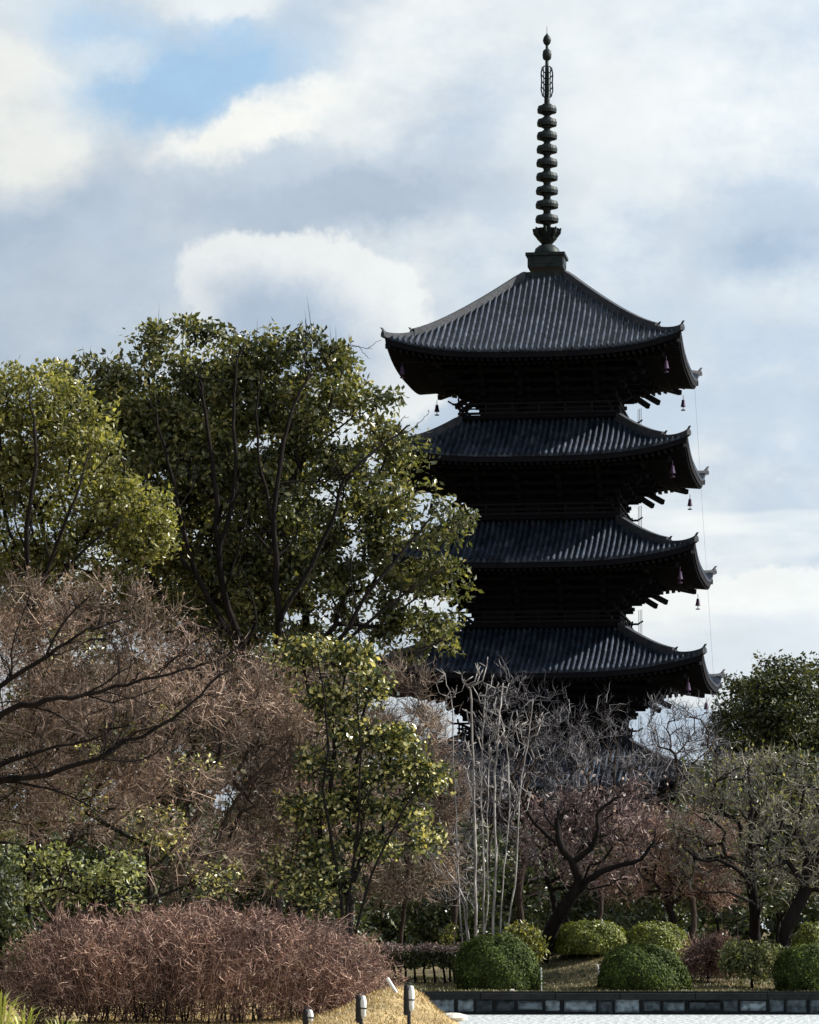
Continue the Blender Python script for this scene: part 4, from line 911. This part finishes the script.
# pine whose branch reaches in at the left edge
def pine():
    rng = np.random.default_rng(30); Y = 80; bx = np.array([(-75-CX)*Y/F, Y, .0])
    root = empty('pine_tree', tuple(bx), 'pine tree mostly outside the left edge, one bright needled branch reaching in', 'tree')
    mb = MB(); mb.tube([(0, 0, -.1), (.1, 0, 1.5), (-.1, .1, 3), (.1, 0, 4.6)], [.14, .12, .09, .03], 8); mb.build('trunk', M['barkbrown'], root, smooth=True)
    nb = MB(); wd = MB(); ends = []
    for h, L, a in ((3.9, 1.85, 0.0), (3.5, 1.7, .5), (3.2, 1.2, 2.2), (4.1, 1.0, 3.5), (2.6, 1.2, 4.4), (4.5, .7, 1.2), (2.9, 1.3, -.5)):
        p0 = np.array([0, 0, h]); p2 = np.array([cos(a)*L, sin(a)*L, h+.18]); wd.tube([p0, (p0+p2)/2+(0, 0, -.08), p2], [.05, .035, .015], 5)
        for s in range(16):
            t = rng.uniform(.35, 1); ends.append(p0+(p2-p0)*t+rng.normal(size=3)*np.array([.16, .16, .06]))
    wd.build('branch_set', M['barkbrown'], root)
    ends = np.array(ends); k = np.repeat(np.arange(len(ends)), 45); d = rng.normal(size=(len(k), 3)); d[:, 2] += .9; d /= np.linalg.norm(d, axis=1)[:, None]
    P0 = ends[k]; emit_twigs(nb, P0, P0+d*.07, P0+d*.15, .005)
    nb.build('crown', M['leafyellow'], root)
pine()

# ---- small things on the bank
def spotlight(px, pyt, pyb, Y, label, lean=0.0):
    c = at(px, pyb, Y); gz = float(ground_z(c[0], Y)); H = at(px, pyt, Y)[2]-gz
    root = empty('garden_spotlight', (c[0], Y, gz), label, 'spotlight', 'garden spotlights on the near bank', rz=.25)
    mb = MB(); mb.tube([(0, 0, -.1), (0, 0, H*.45)], .035, 8); mb.box((0, 0, .02), (.09, .09, .02)); mb.build('post', M['blackpaint'], root)
    mb = MB(); mb.box((-.05, 0, H*.5), (.03, .05, .12)); mb.box((-.05, 0, H*.42), (.05, .04, .02)); mb.build('bracket', M['blackpaint'], root)
    mb = MB(); h0, h1 = H*.38, H; r = .062
    mb.lathe([(.05, h0), (r*.85, h0+.04), (r, h0+.1), (r*.9, h1-.06), (r*.7, h1)], (-.045, 0, 0), 14); hs = mb.build('housing', M['blackpaint'], root, smooth=False)
    mb = MB(); mb.lathe([(.03, h0+.06), (.055, h0+.12), (.066, h1-.12), (.045, h1-.03), (.02, h1-.01)], (.035, -.025, 0), 12); mb.build('reflector_shell', M['whitepaint'], root, smooth=True)
    mb = MB(); zm = (h0+h1)/2; mb.lathe([(.060, zm-.012), (.074, zm-.012), (.074, zm+.012), (.060, zm+.012)], (.035, -.025, 0), 12); mb.build('clamp_band', M['blackpaint'], root)
    mb = MB(); mb.tube([(-.05, 0, h1-.02), (-.07, .0, h1+.03), (0, 0, h1+.045), (.06, 0, h1+.02)], .012, 5); mb.build('visor', M['blackpaint'], root)
spotlight(409, 985, 1024, 67, 'tallest white and black garden spotlight, nearest the pond wall')
spotlight(361, 995, 1030, 67, 'white and black garden spotlight in the middle of the dry grass bank')
spotlight(308, 1009, 1034, 67, 'low white garden spotlight at the foot of the red bush')
def stake(px, py, Y, h, label, lean=.0, r=.035):
    c = at(px, py, Y); gz = float(ground_z(c[0], Y)); 
    root = empty('marker_stake', (c[0], Y, gz), label, 'marker', 'small white marker stakes')
    mb = MB(); mb.tube([(0, 0, -.1), (lean*h, 0, h*.95), (lean*h*1.02, 0, h)], [r, r, r*.6], 8); mb.build('stake_body', M['whitepaint'], root)
stake(399, 997, 74, .3, 'white stake leaning left on the dry bank beside the tallest spotlight', lean=-.8, r=.04)
stake(541, 985, 116.8, .75, 'white marker stake right of the large clipped bush')
stake(601, 975, 119, .6, 'white marker stake left of the low dark clipped bush', lean=-.2)
stake(684, 962, 120, .95, 'white marker stake behind the low dark clipped bush', lean=.2)
stake(602, 920, 128, 1.3, 'white marker stake above the golden clipped bush')
def rock(name, px, py, Y, s, label, seed, mat):
    rng = np.random.default_rng(seed); c = at(px, py, Y); gz = float(ground_z(c[0], Y))
    nu, nv = 12, 7; V = []
    for j in range(nv):
        for i in range(nu):
            a = i*2*pi/nu; b = -pi/2+pi*j/(nv-1); k = 1+rng.uniform(-.13, .13)
            V.append((cos(a)*cos(b)*s[0]*k, sin(a)*cos(b)*s[1]*k, (sin(b)*s[2]*k)+s[2]*.5))
    q = [(j*nu+i, j*nu+(i+1) % nu, (j+1)*nu+(i+1) % nu, (j+1)*nu+i) for j in range(nv-1) for i in range(nu)]
    o = MB().add(V, q).build(name, mat); o.location = (c[0], Y, max(gz, -.75)); tag(o, label, 'stone')
rock('small_stone', 341, 1004, 75, (.06, .06, .06), 'small round white stone on the dry grass bank', 2, M['palestone'])
rock('shore_stone', 452, 1022, 76, (.34, .4, .1), 'flat pale stone at the tip of the near bank by the water', 3, M['palestone'])
rock('small_stone', 512, 989, 115, (.1, .08, .07), 'small stone in front of the large clipped bush', 5, M['palestone'])

# ------------------------------------------------------------------ camera
cam = bpy.data.cameras.new('camera'); co = bpy.data.objects.new('camera', cam); COL.objects.link(co)
co.location = (0, 0, CAMZ); co.rotation_euler = (R(90), 0, 0)
cam.sensor_fit = 'VERTICAL'; cam.sensor_height = 36; cam.lens = F/1024*36
cam.shift_y = (HY-512)/1024; cam.clip_start = .5; cam.clip_end = 6000
SC.camera = co

# ------------------------------------------------------------------ light
AZ, EL = R(80), R(35)
S = np.array([sin(AZ)*cos(EL), cos(AZ)*cos(EL), sin(EL)])
sl = bpy.data.lights.new('sun', 'SUN'); so = bpy.data.objects.new('sun', sl); COL.objects.link(so)
sl.energy = 5.0; sl.angle = R(.5); sl.color = (1, .95, .87)
from mathutils import Vector
so.rotation_euler = Vector(S).to_track_quat('Z', 'Y').to_euler(); so.location = (60, 60, 90)

W = bpy.data.worlds.new('World'); SC.world = W; W.use_nodes = True; nt = W.node_tree; nt.nodes.clear()
out = nt.nodes.new('ShaderNodeOutputWorld'); bg = nt.nodes.new('ShaderNodeBackground'); bg.inputs[1].default_value = .073
nt.links.new(bg.outputs[0], out.inputs[0])
sky = nt.nodes.new('ShaderNodeTexSky'); sky.sky_type = 'NISHITA'; sky.sun_disc = False; sky.sun_elevation = EL; sky.sun_rotation = AZ; sky.air_density = 1; sky.dust_density = .6
tc = nt.nodes.new('ShaderNodeTexCoord'); gen = tc.outputs['Generated']
def MA(op, a, b=None, c=None, clamp=False):
    n = nt.nodes.new('ShaderNodeMath'); n.operation = op; n.use_clamp = clamp
    for i, v in enumerate((a, b, c)):
        if v is None: continue
        if isinstance(v, (int, float)): n.inputs[i].default_value = v
        else: nt.links.new(v, n.inputs[i])
    return n.outputs[0]
def noise(vec, scale, detail=6, rough=.55, off=(0, 0, 0), stretch=(1, 1, 1)):
    mp = nt.nodes.new('ShaderNodeMapping'); mp.inputs['Location'].default_value = off; mp.inputs['Scale'].default_value = stretch; nt.links.new(vec, mp.inputs[0])
    n = nt.nodes.new('ShaderNodeTexNoise'); n.inputs['Scale'].default_value = scale; n.inputs['Detail'].default_value = detail; n.inputs['Roughness'].default_value = rough
    nt.links.new(mp.outputs[0], n.inputs['Vector']); return n
sp = nt.nodes.new('ShaderNodeSeparateXYZ'); nt.links.new(gen, sp.inputs[0])
az = MA('ARCTAN2', sp.outputs[0], sp.outputs[1]); el = MA('ARCSINE', sp.outputs[2])
# wander the cloud field with noise of the direction
wn = noise(gen, 18, 6, .68); wc = nt.nodes.new('ShaderNodeSeparateColor'); nt.links.new(wn.outputs['Color'], wc.inputs[0])
K = 100.0  # unit: hundredths of a radian
def CU(px): return (px-CX)/F*K
def CV(py): return (HY-py)/F*K
u = MA('MULTIPLY_ADD', wc.outputs[0], 3.4, MA('MULTIPLY_ADD', az, K, -1.7)); v = MA('MULTIPLY_ADD', wc.outputs[1], 3.4, MA('MULTIPLY_ADD', el, K, -1.7))
def blob(px, py, rx, ry, rot=0, soft=1.0, inner=.2, u_=None, v_=None):
    """soft elliptical mass of cloud around one direction of the sky; rot in degrees, counter-clockwise"""
    du = MA('SUBTRACT', u_ or u, CU(px)); dv = MA('SUBTRACT', v_ or v, CV(py)); c, s = cos(R(rot)), sin(R(rot))
    a = MA('ADD', MA('MULTIPLY', du, c/(rx/F*K)), MA('MULTIPLY', dv, s/(rx/F*K)))
    b = MA('ADD', MA('MULTIPLY', du, -s/(ry/F*K)), MA('MULTIPLY', dv, c/(ry/F*K)))
    d = MA('SQRT', MA('ADD', MA('MULTIPLY', a, a), MA('MULTIPLY', b, b)))
    mr = nt.nodes.new('ShaderNodeMapRange'); mr.interpolation_type = 'SMOOTHSTEP'
    mr.inputs['From Min'].default_value = inner; mr.inputs['From Max'].default_value = 1.0; mr.inputs['To Min'].default_value = 1; mr.inputs['To Max'].default_value = 0
    nt.links.new(d, mr.inputs[0]); return mr.outputs[0]
def mixc(fac, a, b):
    n = nt.nodes.new('ShaderNodeMix'); n.data_type = 'RGBA'; n.clamp_factor = True
    if isinstance(fac, (int, float)): n.inputs[0].default_value = fac
    else: nt.links.new(fac, n.inputs[0])
    for i, x in ((6, a), (7, b)):
        if isinstance(x, tuple): n.inputs[i].default_value = (*x, 1)
        else: nt.links.new(x, n.inputs[i])
    return n.outputs[2]
def C10(r, g, b): return tuple(q*10.6 for q in lin(r+1, g+1, b-3))
# overall broken cloud
n1 = noise(gen, 9, 4, .6, (3.1, 0, 1.7), (1, 1, 1.8)); n2 = noise(gen, 30, 5, .62, (1, 4, 2), (1, 1, 1.6))
nmix = MA('MULTIPLY_ADD', n2.outputs['Fac'], .4, MA('MULTIPLY', n1.outputs['Fac'], .65))
base = ramp(nt, nmix, [(.40, C10(172, 188, 210)), (.50, C10(188, 200, 216)), (.60, C10(210, 217, 225)), (.72, C10(232, 234, 236))])
c = base
rag = MA('MULTIPLY_ADD', nmix, 5.0, -1.65)
BR = C10(232, 234, 235)
for (px, py, rx, ry, rot, col, k, inner) in [
        (640, 60, 360, 140, 0, C10(217, 222, 227), .7, .1),
        (740, 120, 190, 85, 0, C10(226, 229, 231), .55, .1), (250, 255, 60, 60, 0, C10(196, 206, 220), .6, .2),
        (400, 80, 170, 90, 25, C10(226, 230, 233), .75, .2),
        (560, 190, 170, 80, 0, C10(208, 215, 222), .5, .1),
        (330, 205, 300, 62, 0, C10(168, 182, 202), .9, .15),
        (90, 290, 190, 90, 0, C10(184, 197, 215), .75, .1),
        (780, 240, 170, 75, 10, C10(160, 178, 201), .7, .1),
        (640, 330, 300, 60, 0, C10(182, 196, 213), .6, .1),
        (700, 420, 260, 55, 0, C10(178, 193, 212), .7, .1),
        (15, 140, 120, 115, 0, C10(232, 234, 234), 1.0, .5),
        (45, 30, 90, 60, 0, C10(214, 222, 231), .8, .2),
        (195, 98, 190, 78, 10, C10(160, 193, 226), 1.1, .08), (105, 50, 95, 50, 0, C10(176, 202, 229), .8, .1),
        (225, 22, 80, 26, 0, C10(222, 228, 234), .9, .2),
        (105, 75, 60, 26, 0, C10(206, 218, 231), .7, .2),
        (255, 140, 150, 34, 24, C10(236, 237, 236), 1.1, .35),
        (250, 180, 150, 30, 10, C10(190, 202, 217), .8, .2)]:
    c = mixc(MA('MULTIPLY', MA('MULTIPLY', blob(px, py, rx, ry, rot, inner=inner), k), rag, clamp=True), c, col)
# a cumulus head: a crisp bright rim that fades into its own grey body
for (px, py, rx, ry, rot, rim, body) in [(312, 332, 140, 100, -24, C10(230, 233, 235), C10(166, 182, 205)), (760, 640, 200, 75, 0, C10(228, 231, 233), C10(205, 214, 225))]:
    c = mixc(MA('MULTIPLY', blob(px, py, rx, ry, rot, inner=.88), .85, clamp=True), c, rim)
    c = mixc(MA('MULTIPLY', blob(px-16, py+14, rx*.95, ry*.92, rot, inner=.3), .95, clamp=True), c, body)
# thin streaks low in the sky
n3 = noise(gen, 12, 3, .5, (5, 1, 2), (1, 1, 7))
st = nt.nodes.new('ShaderNodeMapRange'); st.inputs['From Min'].default_value = .5; st.inputs['From Max'].default_value = .68; nt.links.new(n3.outputs['Fac'], st.inputs[0])
c = mixc(MA('MULTIPLY', MA('MULTIPLY', st.outputs[0], blob(720, 560, 420, 170, 0, inner=.3)), .7, clamp=True), c, C10(232, 235, 236))
tex = noise(gen, 44, 7, .66, (2, 7, 1), (1, 1, 1.5))
tm = nt.nodes.new('ShaderNodeMapRange'); tm.inputs['From Min'].default_value = .3; tm.inputs['From Max'].default_value = .7; tm.inputs['To Min'].default_value = .95; tm.inputs['To Max'].default_value = 1.04; nt.links.new(tex.outputs['Fac'], tm.inputs[0])
sm = nt.nodes.new('ShaderNodeVectorMath'); sm.operation = 'SCALE'; nt.links.new(c, sm.inputs[0]); nt.links.new(tm.outputs[0], sm.inputs['Scale']); c = sm.outputs[0]
# sky dimming away from the sun, added to deepen the backlit shade
dt = nt.nodes.new('ShaderNodeVectorMath'); dt.operation = 'DOT_PRODUCT'; nt.links.new(gen, dt.inputs[0]); dt.inputs[1].default_value = tuple(S)
mr = nt.nodes.new('ShaderNodeMapRange'); mr.inputs['From Min'].default_value = -.4; mr.inputs['From Max'].default_value = .36; mr.inputs['To Min'].default_value = .14; mr.inputs['To Max'].default_value = 1
nt.links.new(dt.outputs['Value'], mr.inputs[0])
vm = nt.nodes.new('ShaderNodeVectorMath'); vm.operation = 'SCALE'; nt.links.new(c, vm.inputs[0]); nt.links.new(mr.outputs[0], vm.inputs['Scale'])
c = mixc(.05, vm.outputs[0], sky.outputs[0])
# below the horizon: dull earth
hz = nt.nodes.new('ShaderNodeMapRange'); hz.inputs['From Min'].default_value = -.02; hz.inputs['From Max'].default_value = 0; nt.links.new(sp.outputs[2], hz.inputs[0])
c = mixc(hz.outputs[0], (.8, .75, .65), c)
nt.links.new(c, bg.inputs[0])
W.cycles.sampling_method = 'MANUAL'; W.cycles.sample_map_resolution = 256

vs = SC.view_settings; vs.view_transform = 'Standard'; vs.look = 'None'; vs.exposure = .8; vs.gamma = 1; vs.use_curve_mapping = False
SC.render.film_transparent = False
cy = SC.cycles; cy.max_bounces = 4; cy.diffuse_bounces = 2; cy.glossy_bounces = 1; cy.transmission_bounces = 2; cy.transparent_max_bounces = 4
